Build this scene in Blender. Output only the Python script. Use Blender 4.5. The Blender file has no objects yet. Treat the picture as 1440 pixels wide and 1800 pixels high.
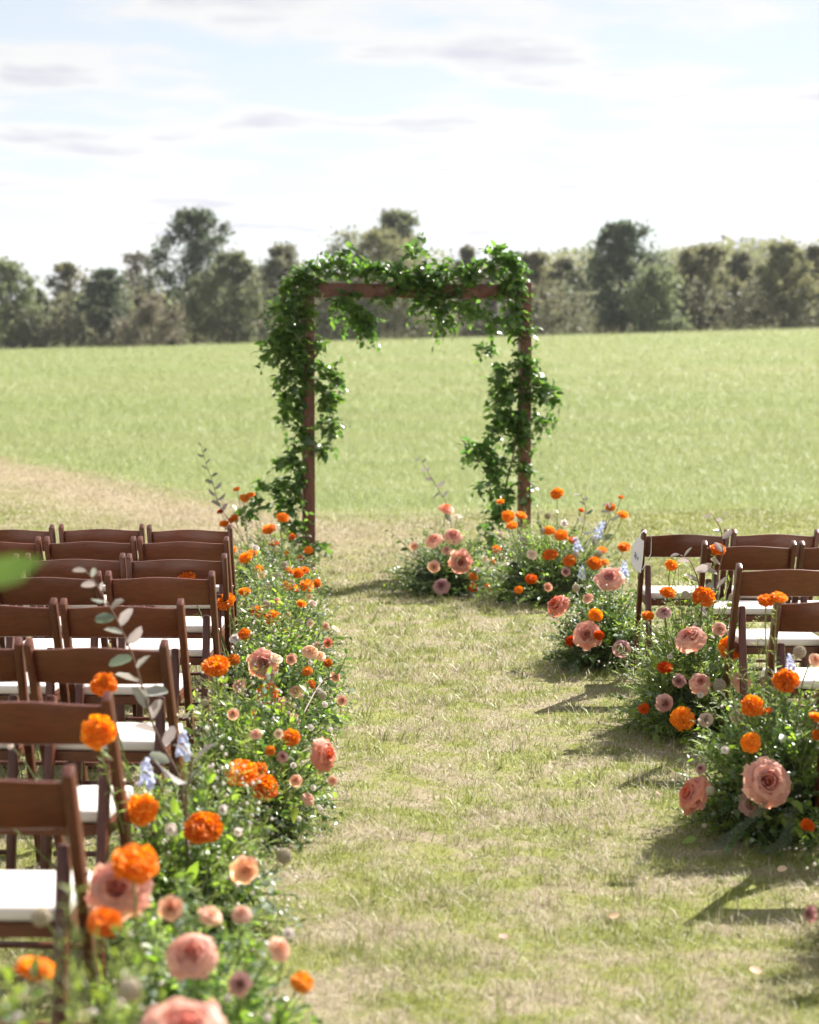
import bpy, bmesh, math, random
import numpy as np
from mathutils import Vector, Matrix

SC = bpy.context.scene
COL = SC.collection
R = math.radians
rng = np.random.default_rng(7)
random.seed(7)

# ------------------------------------------------------------------ camera
CAM_H, PITCH, FPX = 1.62, 4.18, 3600.0
cam_d = bpy.data.cameras.new("camera")
cam = bpy.data.objects.new("camera", cam_d)
COL.objects.link(cam)
cam.location = (0, 0, CAM_H)
cam.rotation_euler = (R(90 - PITCH), 0, 0)
cam_d.sensor_fit = 'HORIZONTAL'
cam_d.sensor_width = 24.0
cam_d.lens = 60.0
cam_d.clip_start = 0.05
cam_d.clip_end = 3000
cam_d.dof.use_dof = True
cam_d.dof.focus_distance = 9.2
cam_d.dof.aperture_fstop = 2.8
cam_d.dof.aperture_blades = 0
SC.camera = cam

# ------------------------------------------------------------------ sky, sun, exposure
SUN_AZ, SUN_EL = R(40), R(42)          # azimuth measured from +Y towards +X
to_sun = Vector((math.sin(SUN_AZ) * math.cos(SUN_EL), math.cos(SUN_AZ) * math.cos(SUN_EL), math.sin(SUN_EL)))
world = bpy.data.worlds.new("World")
SC.world = world
world.use_nodes = True
wn, wl = world.node_tree.nodes, world.node_tree.links
wn.clear()
w_out = wn.new("ShaderNodeOutputWorld")
w_bg = wn.new("ShaderNodeBackground")
w_bg.inputs["Strength"].default_value = 0.05
sky = wn.new("ShaderNodeTexSky")
sky.sky_type = 'NISHITA'
sky.sun_disc = False
sky.sun_elevation = SUN_EL
sky.sun_rotation = SUN_AZ
sky.air_density = 1.0
sky.dust_density = 0.2
sky.ozone_density = 2.5
tc = wn.new("ShaderNodeTexCoord")
sep = wn.new("ShaderNodeSeparateXYZ")
wl.new(tc.outputs["Generated"], sep.inputs[0])


def wmath(op, a, b=None):
    n = wn.new("ShaderNodeMath")
    n.operation = op
    for i, v in enumerate((a, b)):
        if v is None:
            continue
        if isinstance(v, (int, float)):
            n.inputs[i].default_value = v
        else:
            wl.new(v, n.inputs[i])
    return n.outputs[0]


zz = wmath('ADD', wmath('MAXIMUM', sep.outputs[2], 0.0), 0.05)
comb = wn.new("ShaderNodeCombineXYZ")
wl.new(wmath('DIVIDE', sep.outputs[0], zz), comb.inputs[0])
wl.new(wmath('DIVIDE', sep.outputs[1], zz), comb.inputs[1])
cn = wn.new("ShaderNodeTexNoise")
cn.inputs["Scale"].default_value = 1.55
cn.inputs["Detail"].default_value = 7.0
cn.inputs["Roughness"].default_value = 0.55
wl.new(comb.outputs[0], cn.inputs["Vector"])
cr = wn.new("ShaderNodeValToRGB")            # how much cloud
cr.color_ramp.elements[0].position = 0.44
cr.color_ramp.elements[0].color = (0.64, 0.64, 0.64, 1)
cr.color_ramp.elements[1].position = 0.54
cr.color_ramp.elements[1].color = (1, 1, 1, 1)
wl.new(cn.outputs[0], cr.inputs[0])
cs = wn.new("ShaderNodeValToRGB")            # thick clouds have blue grey bellies
cs.color_ramp.elements[0].position = 0.565
cs.color_ramp.elements[0].color = (1.06, 1.06, 1.07, 1)
cs.color_ramp.elements[1].position = 0.67
cs.color_ramp.elements[1].color = (0.84, 0.86, 0.94, 1)
wl.new(cn.outputs[0], cs.inputs[0])
cmix = wn.new("ShaderNodeMixRGB")
wl.new(cr.outputs[0], cmix.inputs[0])
wl.new(sky.outputs[0], cmix.inputs[1])
cbw = wn.new("ShaderNodeRGBToBW")            # sunlit clouds, brightest towards the sun; even base raised for more fill light
wl.new(sky.outputs[0], cbw.inputs[0])
cmul = wn.new("ShaderNodeMixRGB")
cmul.blend_type = 'MULTIPLY'
cmul.inputs[0].default_value = 1.0
wl.new(wmath('ADD', wmath('MULTIPLY', cbw.outputs[0], 0.33), 4.6), cmul.inputs[1])
wl.new(cs.outputs[0], cmul.inputs[2])
wl.new(cmul.outputs[0], cmix.inputs[2])
wl.new(cmix.outputs[0], w_bg.inputs[0])
wl.new(w_bg.outputs[0], w_out.inputs[0])

sun_d = bpy.data.lights.new("sun", 'SUN')
sun_d.energy = 5.0
sun_d.angle = R(0.53)
sun_d.color = (1.0, 0.95, 0.87)
sun = bpy.data.objects.new("sun", sun_d)
COL.objects.link(sun)
sun.location = (10, 12, 15)
sun.rotation_euler = to_sun.to_track_quat('Z', 'Y').to_euler()

SC.view_settings.view_transform = 'Standard'
SC.view_settings.look = 'None'
SC.view_settings.gamma = 1.0
SC.view_settings.use_curve_mapping = False
SC.view_settings.exposure = 1.48
SC.cycles.use_denoising = True
SC.cycles.max_bounces = 6
SC.cycles.diffuse_bounces = 3
SC.cycles.adaptive_threshold = 0.03
SC.cycles.transparent_max_bounces = 8

# ------------------------------------------------------------------ helpers
_cp, _sp = math.cos(R(PITCH)), math.sin(R(PITCH))


def ray(px, py):
    a, b = (px - 720) / FPX, (900 - py) / FPX
    return np.array([a, _cp + b * _sp, -_sp + b * _cp])


def P(px, py, d):
    """the point d metres ahead that stands at this place of the photograph"""
    r = ray(px, py)
    return np.array([0, 0, CAM_H]) + r * (d / r[1])


def sstep(a, b, v):
    t = np.clip((np.asarray(v, float) - a) / (b - a), 0, 1)
    return t * t * (3 - 2 * t)


def ground_h(x, y):
    x, y = np.asarray(x, float), np.asarray(y, float)
    h = sstep(32, 175, y) * (3.5 + 0.027 * np.clip(x, -90, 90))
    h = h + sstep(180, 420, y) * (6 + 0.05 * np.clip(x, -120, 160))
    h = h + 0.012 * np.sin(x * 1.9 + 0.6 * y) * np.sin(y * 1.3) * (1 - sstep(25, 40, y))
    return h


def make_mesh(name, V, faces, smooth=False, mats=(), midx=None):
    """V (n,3); faces: list of (m,k) int arrays"""
    me = bpy.data.meshes.new(name)
    V = np.asarray(V, np.float32)
    faces = [np.asarray(f, np.int32) for f in faces if len(f)]
    me.vertices.add(len(V))
    me.vertices.foreach_set("co", V.ravel())
    nl = sum(f.size for f in faces)
    npoly = sum(len(f) for f in faces)
    me.loops.add(nl)
    me.polygons.add(npoly)
    me.loops.foreach_set("vertex_index", np.concatenate([f.ravel() for f in faces]))
    starts, s = [], 0
    for f in faces:
        starts.append(np.arange(len(f), dtype=np.int32) * f.shape[1] + s)
        s += f.size
    me.polygons.foreach_set("loop_start", np.concatenate(starts))
    if smooth:
        me.polygons.foreach_set("use_smooth", np.ones(npoly, bool))
    for m in mats:
        me.materials.append(m)
    if midx is not None:
        me.polygons.foreach_set("material_index", np.asarray(midx, np.int32))
    me.update(calc_edges=True)
    return me


class MB:
    """collects pieces of one mesh"""
    def __init__(self):
        self.v, self.f, self.n = [], {}, 0

    def add(self, V, faces):
        V = np.asarray(V, float)
        for f in faces:
            self.f.setdefault(len(f), []).append(tuple(i + self.n for i in f))
        self.v.append(V)
        self.n += len(V)

    def add_many(self, tV, tF, M, L):
        """template verts (k,3), faces list of (m,q) arrays, matrices (n,3,3), places (n,3)"""
        M, L = np.asarray(M, float), np.asarray(L, float)
        n, k = len(L), len(tV)
        if n == 0:
            return
        V = np.einsum('nij,kj->nki', M, tV) + L[:, None, :]
        off = (np.arange(n) * k + self.n)[:, None, None]
        for f in tF:
            self.f.setdefault(f.shape[1], []).extend(map(tuple, (f[None] + off).reshape(-1, f.shape[1])))
        self.v.append(V.reshape(-1, 3))
        self.n += n * k

    def mesh(self, name, mat, smooth=False):
        return make_mesh(name, np.concatenate(self.v), [np.array(f) for f in self.f.values()], smooth,
                         (mat,) if mat else ())


def link(name, me, parent=None, mat=None):
    o = bpy.data.objects.new(name, me)
    COL.objects.link(o)
    if parent is not None:
        o.parent = parent
    return o


def tag(o, label=None, cat=None, group=None, kind=None):
    for k, v in (("label", label), ("category", cat), ("group", group), ("kind", kind)):
        if v:
            o[k] = v
    return o


def empty(name, loc, label, cat, group=None, rz=0.0):
    o = bpy.data.objects.new(name, None)
    COL.objects.link(o)
    o.empty_display_size = 0.1
    o.location = [float(c) for c in loc]
    o.rotation_euler = (0, 0, rz)
    return tag(o, label, cat, group)


def tube(pts, radii, sides=6, cap=True):
    pts = np.asarray(pts, float)
    n = len(pts)
    if np.isscalar(radii):
        radii = [radii] * n
    V, F = [], []
    prev = None
    for i in range(n):
        t = pts[min(i + 1, n - 1)] - pts[max(i - 1, 0)]
        t = t / (np.linalg.norm(t) + 1e-9)
        ref = np.array([1.0, 0, 0]) if abs(t[0]) < 0.8 else np.array([0, 1.0, 0])
        a = np.cross(t, ref) if prev is None else prev - t * np.dot(prev, t)
        a /= np.linalg.norm(a) + 1e-9
        prev = a
        b = np.cross(t, a)
        for j in range(sides):
            w = 2 * math.pi * j / sides
            V.append(pts[i] + radii[i] * (math.cos(w) * a + math.sin(w) * b))
    for i in range(n - 1):
        for j in range(sides):
            k = (j + 1) % sides
            F.append((i * sides + j, i * sides + k, (i + 1) * sides + k, (i + 1) * sides + j))
    if cap:
        F.append(tuple(range(sides))[::-1])
        F.append(tuple((n - 1) * sides + j for j in range(sides)))
    return np.array(V), F


def bezier(p0, p1, p2, n):
    t = np.linspace(0, 1, n)[:, None]
    return (1 - t) ** 2 * p0 + 2 * t * (1 - t) * p1 + t * t * p2


def bevelled(bm, width, segs=2):
    bmesh.ops.bevel(bm, geom=bm.edges[:], offset=width, segments=segs, affect='EDGES', profile=0.5)


def bm_mesh(bm, name, mat, smooth=True):
    me = bpy.data.meshes.new(name)
    bmesh.ops.recalc_face_normals(bm, faces=bm.faces[:])
    bm.to_mesh(me)
    bm.free()
    me.materials.append(mat)
    if smooth:
        for p in me.polygons:
            p.use_smooth = True
        try:
            me.set_sharp_from_angle(angle=R(40))
        except Exception:
            pass
    return me


def bar_mesh(name, p0, p1, wx, wt, mat, bev=0.004):
    """a bevelled bar from p0 to p1: wx along x, wt across"""
    p0, p1 = Vector(p0), Vector(p1)
    d = (p1 - p0)
    ln = d.length
    d.normalize()
    ax = Vector((1, 0, 0)) if abs(d.x) < 0.9 else Vector((0, 1, 0))
    ay = d.cross(ax).normalized()
    ax = ay.cross(d).normalized()
    bm = bmesh.new()
    bmesh.ops.create_cube(bm, size=1)
    for v in bm.verts:
        c = v.co.copy()
        v.co = (p0 + p1) / 2 + ax * c.x * wx + ay * c.y * wt + d * c.z * ln
    bevelled(bm, bev)
    return bm_mesh(bm, name, mat)


# ------------------------------------------------------------------ materials
def new_mat(name):
    m = bpy.data.materials.new(name)
    m.use_nodes = True
    nt = m.node_tree
    return m, nt.nodes, nt.links, nt.nodes["Principled BSDF"]


def ramp(nodes, stops):
    r = nodes.new("ShaderNodeValToRGB")
    e = r.color_ramp.elements
    while len(e) < len(stops):
        e.new(0.5)
    for el, (p, c) in zip(e, stops):
        el.position = p
        el.color = (*c, 1) if len(c) == 3 else c
    return r


def noise(nodes, links, scale, detail=4, vec=None, rough=0.55):
    n = nodes.new("ShaderNodeTexNoise")
    n.inputs["Scale"].default_value = scale
    n.inputs["Detail"].default_value = detail
    n.inputs["Roughness"].default_value = rough
    if vec is not None:
        links.new(vec, n.inputs["Vector"])
    return n.outputs[0]


def nmath(nodes, links, op, a, b=None, clamp=False):
    n = nodes.new("ShaderNodeMath")
    n.operation = op
    n.use_clamp = clamp
    for i, v in enumerate((a, b)):
        if v is None:
            continue
        if isinstance(v, (int, float)):
            n.inputs[i].default_value = v
        else:
            links.new(v, n.inputs[i])
    return n.outputs[0]


def nmix(nodes, links, fac, a, b):
    n = nodes.new("ShaderNodeMixRGB")
    for i, v in enumerate((fac, a, b)):
        if isinstance(v, (int, float)):
            n.inputs[i].default_value = v
        elif isinstance(v, tuple):
            n.inputs[i].default_value = (*v, 1)
        else:
            links.new(v, n.inputs[i])
    return n.outputs[0]


def rnd(nodes, links):
    """a value that differs from piece to piece and from object to object"""
    g = nodes.new("ShaderNodeNewGeometry")
    o = nodes.new("ShaderNodeObjectInfo")
    s = nmath(nodes, links, 'ADD', g.outputs["Random Per Island"], o.outputs["Random"])
    return nmath(nodes, links, 'FRACT', s), g


def leaf_mat(name, cols, rough=0.45, trans=0.35, tcol=None, spec=0.5, heart=None):
    m, n, l, b = new_mat(name)
    f, g = rnd(n, l)
    k = len(cols)
    rp = ramp(n, [(i / max(k - 1, 1), c) for i, c in enumerate(cols)])
    l.new(f, rp.inputs[0])
    nz = noise(n, l, 60, 3)
    oi = n.new("ShaderNodeObjectInfo")
    vv = n.new("ShaderNodeHueSaturation")
    l.new(nmath(n, l, 'ADD', nmath(n, l, 'MULTIPLY', oi.outputs["Random"], .34), .83), vv.inputs["Value"])
    l.new(nmath(n, l, 'ADD', nmath(n, l, 'MULTIPLY', oi.outputs["Random"], .026), .487), vv.inputs["Hue"])
    src = rp.outputs[0]
    if heart:                                   # petals deepen towards the middle of the bloom
        tcd = n.new("ShaderNodeTexCoord")
        sp = n.new("ShaderNodeSeparateXYZ")
        l.new(tcd.outputs["Object"], sp.inputs[0])
        rr = nmath(n, l, 'SQRT', nmath(n, l, 'ADD', nmath(n, l, 'POWER', sp.outputs[0], 2.0), nmath(n, l, 'POWER', sp.outputs[1], 2.0)))
        fr = nmath(n, l, 'MULTIPLY', nmath(n, l, 'SUBTRACT', rr, .06), 3.2, True)
        src = nmix(n, l, fr, heart, src)
    l.new(src, vv.inputs["Color"])
    col = nmix(n, l, nmath(n, l, 'MULTIPLY', nz, 0.40), vv.outputs[0], tuple(c * 0.55 for c in cols[0]))
    l.new(col, b.inputs["Base Color"])
    b.inputs["Roughness"].default_value = rough
    b.inputs["Specular IOR Level"].default_value = spec
    tr = n.new("ShaderNodeBsdfTranslucent")
    hs = n.new("ShaderNodeHueSaturation")
    hs.inputs["Saturation"].default_value = 1.15
    hs.inputs["Value"].default_value = 1.5
    l.new(col, hs.inputs["Color"])
    if tcol:
        l.new(nmix(n, l, 0.5, hs.outputs[0], tcol), tr.inputs[0])
    else:
        l.new(hs.outputs[0], tr.inputs[0])
    mx = n.new("ShaderNodeMixShader")
    mx.inputs[0].default_value = trans
    l.new(b.outputs[0], mx.inputs[1])
    l.new(tr.outputs[0], mx.inputs[2])
    l.new(mx.outputs[0], n["Material Output"].inputs[0])
    return m


M = {}
M['leaf_bright'] = leaf_mat("leaf_bright", [(.18, .27, .05), (.29, .39, .09), (.24, .34, .07)], .38, .52)
M['leaf_dark'] = leaf_mat("leaf_dark", [(.06, .11, .032), (.11, .175, .052), (.09, .15, .045)], .28, .38)
M['leaf_fern'] = leaf_mat("leaf_fern", [(.22, .30, .08), (.33, .40, .13), (.29, .34, .15)], .5, .55)
M['leaf_grey'] = leaf_mat("leaf_grey", [(.20, .27, .20), (.30, .36, .29), (.27, .32, .26)], .36, .35)
M['leaf_garland'] = leaf_mat("leaf_garland", [(.06, .125, .03), (.11, .21, .05), (.08, .15, .045), (.19, .32, .07), (.10, .18, .06)], .34, .52, spec=.9)
M['leaf_euc'] = leaf_mat("leaf_euc", [(.14, .18, .13), (.28, .28, .25), (.42, .36, .35), (.50, .44, .43)], .28, .25)
M['stem'] = leaf_mat("stem", [(.14, .20, .05), (.20, .25, .08)], .5, .1)
M['twig'] = leaf_mat("twig", [(.16, .09, .06), (.20, .12, .08)], .6, 0.0)
M['petal_orange'] = leaf_mat("petal_orange", [(.92, .27, .022), (.94, .37, .055), (.93, .31, .032)], .55, .42, spec=.2)
M['petal_amber'] = leaf_mat("petal_amber", [(.80, .27, .03), (.85, .33, .06)], .55, .3, spec=.2)
M['petal_pink'] = leaf_mat("petal_pink", [(.79, .44, .35), (.85, .55, .45), (.82, .49, .40)], .5, .42, spec=.25, heart=(.68, .27, .22))
M['petal_coral'] = leaf_mat("petal_coral", [(.80, .36, .25), (.84, .44, .33)], .5, .45, spec=.25, heart=(.74, .17, .08))
M['petal_peach'] = leaf_mat("petal_peach", [(.84, .58, .42), (.88, .64, .50), (.84, .54, .42)], .5, .45, spec=.25, heart=(.84, .50, .34))
M['petal_cream'] = leaf_mat("petal_cream", [(.82, .66, .50), (.84, .70, .58)], .5, .35, spec=.25)
M['petal_dusty'] = leaf_mat("petal_dusty", [(.58, .34, .31), (.64, .40, .37)], .5, .35, spec=.25, heart=(.44, .16, .15))
M['petal_red'] = leaf_mat("petal_red", [(.78, .13, .01), (.84, .17, .012)], .5, .35, spec=.2)
M['petal_blue'] = leaf_mat("petal_blue", [(.48, .53, .74), (.58, .62, .80), (.68, .70, .84)], .5, .35, spec=.2)
M['petal_white'] = leaf_mat("petal_white", [(.78, .72, .68), (.82, .78, .74), (.74, .64, .62)], .5, .35, spec=.2)
M['pod'] = leaf_mat("pod", [(.50, .43, .32), (.60, .53, .42), (.55, .50, .36)], .65, .15, spec=.2)
M['ribbon'] = leaf_mat("ribbon", [(.10, .13, .09), (.13, .16, .11)], .7, .5, spec=.1)
_n, _l = M['ribbon'].node_tree.nodes, M['ribbon'].node_tree.links          # open weave
_t = _n.new("ShaderNodeBsdfTransparent")
_m = _n.new("ShaderNodeMixShader")
_m.inputs[0].default_value = .45
_src = _n["Material Output"].inputs[0].links[0].from_socket
_l.new(_src, _m.inputs[1])
_l.new(_t.outputs[0], _m.inputs[2])
_l.new(_m.outputs[0], _n["Material Output"].inputs[0])


def wood_mat(name, c0, c1, rough, axis_scale):
    m, n, l, b = new_mat(name)
    t = n.new("ShaderNodeTexCoord")
    mp = n.new("ShaderNodeMapping")
    mp.inputs["Scale"].default_value = axis_scale
    l.new(t.outputs["Object"], mp.inputs[0])
    f, g = rnd(n, l)
    oi = n.new("ShaderNodeObjectInfo")
    add = n.new("ShaderNodeVectorMath")
    add.operation = 'ADD'
    cmb = n.new("ShaderNodeCombineXYZ")
    l.new(nmath(n, l, 'MULTIPLY', oi.outputs["Random"], 30.0), cmb.inputs[0])
    l.new(mp.outputs[0], add.inputs[0])
    l.new(cmb.outputs[0], add.inputs[1])
    nz = noise(n, l, 6, 6, add.outputs[0], .62)
    rp = ramp(n, [(.3, c0), (.72, c1)])
    l.new(nz, rp.inputs[0])
    hs = n.new("ShaderNodeHueSaturation")
    l.new(nmath(n, l, 'ADD', nmath(n, l, 'MULTIPLY', oi.outputs["Random"], .35), .82), hs.inputs["Value"])
    l.new(rp.outputs[0], hs.inputs["Color"])
    l.new(hs.outputs[0], b.inputs["Base Color"])
    b.inputs["Roughness"].default_value = rough
    bp = n.new("ShaderNodeBump")
    bp.inputs["Strength"].default_value = .12
    bp.inputs["Distance"].default_value = .002
    l.new(nz, bp.inputs["Height"])
    l.new(bp.outputs[0], b.inputs["Normal"])
    return m


M['chair_wood'] = wood_mat("chair_wood", (.078, .019, .009), (.145, .038, .018), .34, (3, 14, 14))
M['chair_leg'] = wood_mat("chair_leg", (.060, .015, .008), (.115, .029, .015), .34, (14, 14, 3))
M['arch_wood'] = wood_mat("arch_wood", (.12, .042, .029), (.21, .078, .055), .55, (10, 10, 2.5))

m, n, l, b = new_mat("cushion_vinyl")
l.new(nmix(n, l, noise(n, l, 25, 3), (.70, .63, .59), (.77, .71, .67)), b.inputs["Base Color"])
b.inputs["Roughness"].default_value = .5
M['cushion'] = m
m, n, l, b = new_mat("paper_white")
l.new(nmix(n, l, noise(n, l, 40, 2), (.78, .76, .80), (.86, .84, .87)), b.inputs["Base Color"])
b.inputs["Roughness"].default_value = .7
M['paper'] = m
m, n, l, b = new_mat("ink")
b.inputs["Base Color"].default_value = (.22, .24, .34, 1)
M['ink'] = m
m, n, l, b = new_mat("bolt_metal")
b.inputs["Base Color"].default_value = (.45, .40, .32, 1)
b.inputs["Metallic"].default_value = 1.0
b.inputs["Roughness"].default_value = .35
M['bolt'] = m
m, n, l, b = new_mat("mound_dark")  # very dark green, gives the arrangements their dark inside
l.new(nmix(n, l, noise(n, l, 45, 5), (.018, .030, .010), (.06, .085, .028)), b.inputs["Base Color"])
b.inputs["Roughness"].default_value = .95
M['mound_dark'] = m
m, n, l, b = new_mat("bark")
l.new(nmix(n, l, noise(n, l, 3, 5), (.07, .055, .04), (.17, .14, .11)), b.inputs["Base Color"])
b.inputs["Roughness"].default_value = .95
M['bark'] = m

TREE = {
    'dark': leaf_mat("tree_dark", [(.069, .094, .058), (.098, .123, .078), (.126, .146, .098)], .6, .42),
    'green': leaf_mat("tree_green", [(.12, .145, .078), (.16, .18, .10), (.18, .19, .115)], .6, .45),
    'olive': leaf_mat("tree_olive", [(.15, .16, .085), (.20, .20, .11), (.205, .20, .12)], .6, .45),
    'brown': leaf_mat("tree_brown", [(.135, .135, .088), (.175, .175, .115), (.16, .155, .10)], .6, .42),
    'rust': leaf_mat("tree_rust", [(.135, .118, .09), (.165, .148, .11), (.15, .14, .095)], .6, .42),
}

# ------------------------------------------------------------------ ground
# where the mown ground ends and the long field grass begins
EX, EY, ES = -0.97, 21.6, 2.25


def edge_y(x):
    x = np.asarray(x, float)
    return np.where(x < EX, EY + (EX - x) * ES, EY + 0.25 * (x - EX))


def ground_nodes(m, n, l, b, blade=False):
    g = n.new("ShaderNodeNewGeometry")
    sp = n.new("ShaderNodeSeparateXYZ")
    l.new(g.outputs["Position"], sp.inputs[0])
    X, Y = sp.outputs[0], sp.outputs[1]
    flat = n.new("ShaderNodeCombineXYZ")
    l.new(X, flat.inputs[0])
    l.new(Y, flat.inputs[1])
    pv = flat.outputs[0]
    # distance past the mowing line
    ea = nmath(n, l, 'MULTIPLY', nmath(n, l, 'SUBTRACT', EX, X), ES)
    eb = nmath(n, l, 'MULTIPLY', nmath(n, l, 'SUBTRACT', X, EX), 0.25)
    e = nmath(n, l, 'ADD', nmath(n, l, 'MAXIMUM', ea, eb), EY)
    wob = nmath(n, l, 'MULTIPLY', nmath(n, l, 'SUBTRACT', noise(n, l, .5, 6, pv), .5), 4.0)
    dl = nmath(n, l, 'ADD', nmath(n, l, 'SUBTRACT', Y, e), wob)
    field = nmath(n, l, 'MULTIPLY', nmath(n, l, 'ADD', dl, .9), .55, True)
    strip = nmath(n, l, 'SUBTRACT', 1.0, nmath(n, l, 'MULTIPLY', nmath(n, l, 'ABSOLUTE', nmath(n, l, 'ADD', dl, 3.0)), .26), True)
    # mown lawn: green and straw patches
    p1 = noise(n, l, 3.4, 7, pv, .68)
    rp = ramp(n, [(.42, (0, 0, 0)), (.57, (1, 1, 1))])
    l.new(p1, rp.inputs[0])
    straw = nmix(n, l, noise(n, l, 9, 4, pv), (.32, .265, .18), (.46, .40, .295))
    green = nmix(n, l, noise(n, l, 5, 4, pv), (.225, .255, .06), (.335, .35, .11))
    # the ground right of the arch stays greener
    gb = nmath(n, l, 'MULTIPLY', nmath(n, l, 'MULTIPLY', nmath(n, l, 'SUBTRACT', X, .7), .6, True), nmath(n, l, 'MULTIPLY', nmath(n, l, 'SUBTRACT', Y, 10.5), .22, True))
    fac = nmath(n, l, 'MAXIMUM', rp.outputs[0], gb)
    if blade:
        f, _ = rnd(n, l)
        fac = nmath(n, l, 'GREATER_THAN', nmath(n, l, 'ADD', nmath(n, l, 'MULTIPLY', fac, .5), .36), f)
        dry2 = nmix(n, l, f, (.31, .255, .17), (.60, .53, .41))
        straw = nmix(n, l, .6, straw, dry2)
        green = nmix(n, l, nmath(n, l, 'MULTIPLY', f, .6), green, (.13, .18, .035))
    lawn = nmix(n, l, fac, straw, green)
    lawn = nmix(n, l, nmath(n, l, 'MULTIPLY', strip, nmath(n, l, 'MULTIPLY', nmath(n, l, 'SUBTRACT', .9, X), .5, True)), lawn, (.43, .36, .25))
    # field: green with pale bands further off
    f1 = nmix(n, l, noise(n, l, .35, 5, pv), (.21, .265, .085), (.305, .35, .145))
    mpn = n.new("ShaderNodeMapping")
    mpn.inputs["Scale"].default_value = (.02, .09, 1)
    l.new(pv, mpn.inputs[0])
    bn = ramp(n, [(.45, (0, 0, 0)), (.66, (1, 1, 1))])
    l.new(noise(n, l, 1.0, 4, mpn.outputs[0]), bn.inputs[0])
    f2 = nmix(n, l, nmath(n, l, 'MULTIPLY', bn.outputs[0], .35), f1, (.37, .345, .19))
    if blade:
        f2 = nmix(n, l, nmath(n, l, 'MULTIPLY', f, .4), f2, (.42, .46, .25))
    col = nmix(n, l, field, lawn, f2)
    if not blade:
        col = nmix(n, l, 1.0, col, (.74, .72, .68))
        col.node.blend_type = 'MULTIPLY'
    l.new(col, b.inputs["Base Color"])
    return col, pv


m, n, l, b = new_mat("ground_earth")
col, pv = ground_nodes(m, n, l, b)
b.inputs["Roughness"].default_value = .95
b.inputs["Specular IOR Level"].default_value = .1
bp = n.new("ShaderNodeBump")
bp.inputs["Strength"].default_value = .8
bp.inputs["Distance"].default_value = .03
l.new(noise(n, l, 14, 8, pv, .7), bp.inputs["Height"])
l.new(bp.outputs[0], b.inputs["Normal"])
M['ground'] = m

m, n, l, b = new_mat("grass_blade")
col, pv = ground_nodes(m, n, l, b, True)
b.inputs["Roughness"].default_value = .5
b.inputs["Specular IOR Level"].default_value = .35
tr = n.new("ShaderNodeBsdfTranslucent")
l.new(col, tr.inputs[0])
mx = n.new("ShaderNodeMixShader")
mx.inputs[0].default_value = .35
l.new(b.outputs[0], mx.inputs[1])
l.new(tr.outputs[0], mx.inputs[2])
l.new(mx.outputs[0], n["Material Output"].inputs[0])
M['blade'] = m

gy = np.concatenate([np.linspace(-60, 0, 8), np.linspace(1, 40, 100), np.geomspace(41, 1500, 90)])
gx = np.concatenate([-np.geomspace(900, 13, 30), np.linspace(-12, 12, 81), np.geomspace(13, 900, 30)])
GX, GY = np.meshgrid(gx, gy)
GV = np.stack([GX, GY, ground_h(GX, GY)], -1).reshape(-1, 3)
nx_, ny_ = len(gx), len(gy)
idx = np.arange(nx_ * ny_).reshape(ny_, nx_)
GF = np.stack([idx[:-1, :-1], idx[:-1, 1:], idx[1:, 1:], idx[1:, :-1]], -1).reshape(-1, 4)
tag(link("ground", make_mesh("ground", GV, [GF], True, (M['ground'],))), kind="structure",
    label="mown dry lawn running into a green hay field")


def blades(name, x, y, h, w, lean, label, kind="stuff", segs=2):
    """one bent, tapering blade at each place"""
    n = len(x)
    z = ground_h(x, y) - 0.004
    a = rng.uniform(0, 2 * np.pi, n)
    bx, by = np.cos(a), np.sin(a)
    wa = a + np.pi / 2 + rng.normal(0, .5, n)
    wx, wy = np.cos(wa) * w / 2, np.sin(wa) * w / 2
    L = lean * h
    mh, mo = .55 * h, .35 * L
    th, to = h * (1 - .12 * np.minimum(lean, 2)), L
    B = np.stack([x, y, z], -1)
    W = np.stack([wx, wy, np.zeros(n)], -1)
    mid = B + np.stack([bx * mo, by * mo, mh], -1)
    tip = B + np.stack([bx * to, by * to, th], -1)
    V = np.stack([B - W, B + W, mid + W * .8, mid - W * .8, tip], 1).reshape(-1, 3)
    o = (np.arange(n) * 5)[:, None]
    q = o + np.array([[0, 1, 2, 3]])
    t = o + np.array([[3, 2, 4]])
    if segs == 1:                               # far blades: one triangle each
        V = np.stack([B - W, B + W, tip], 1).reshape(-1, 3)
        q, t = [], (np.arange(n) * 3)[:, None] + np.array([[0, 1, 2]])
    return tag(link(name, make_mesh(name, V, [q, t], False, (M['blade'],))), label, kind=kind)


# the lawn of the aisle: short, matted, half of it straw
N = 600000
u = rng.random(N)
d0, d1, pw = 2.9, 38.0, 0.50
d = (d0 ** pw + u * (d1 ** pw - d0 ** pw)) ** (1 / pw)
x = rng.uniform(-1, 1, N) * (.2 * d * 1.12 + .25)
clump = .55 + .9 * (np.sin(x * 5.1 + 1.7 * np.sin(d * 3.1)) * np.sin(d * 4.3 + 2 * np.sin(x * 2.7)) * .5 + .5)
keep = d < edge_y(x)
x, d, clump = x[keep], d[keep], clump[keep]
n_ = len(x)
h = rng.uniform(.010, .034, n_) * clump * np.clip(.8 + d / 40, .8, 1.3)
w = rng.uniform(.0018, .0036, n_) * np.clip(d / 7.0, .8, 2.8)
blades("lawn_grass", x, d, h, w, rng.gamma(2.0, .6, n_), "short mown grass and straw of the aisle")

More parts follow.
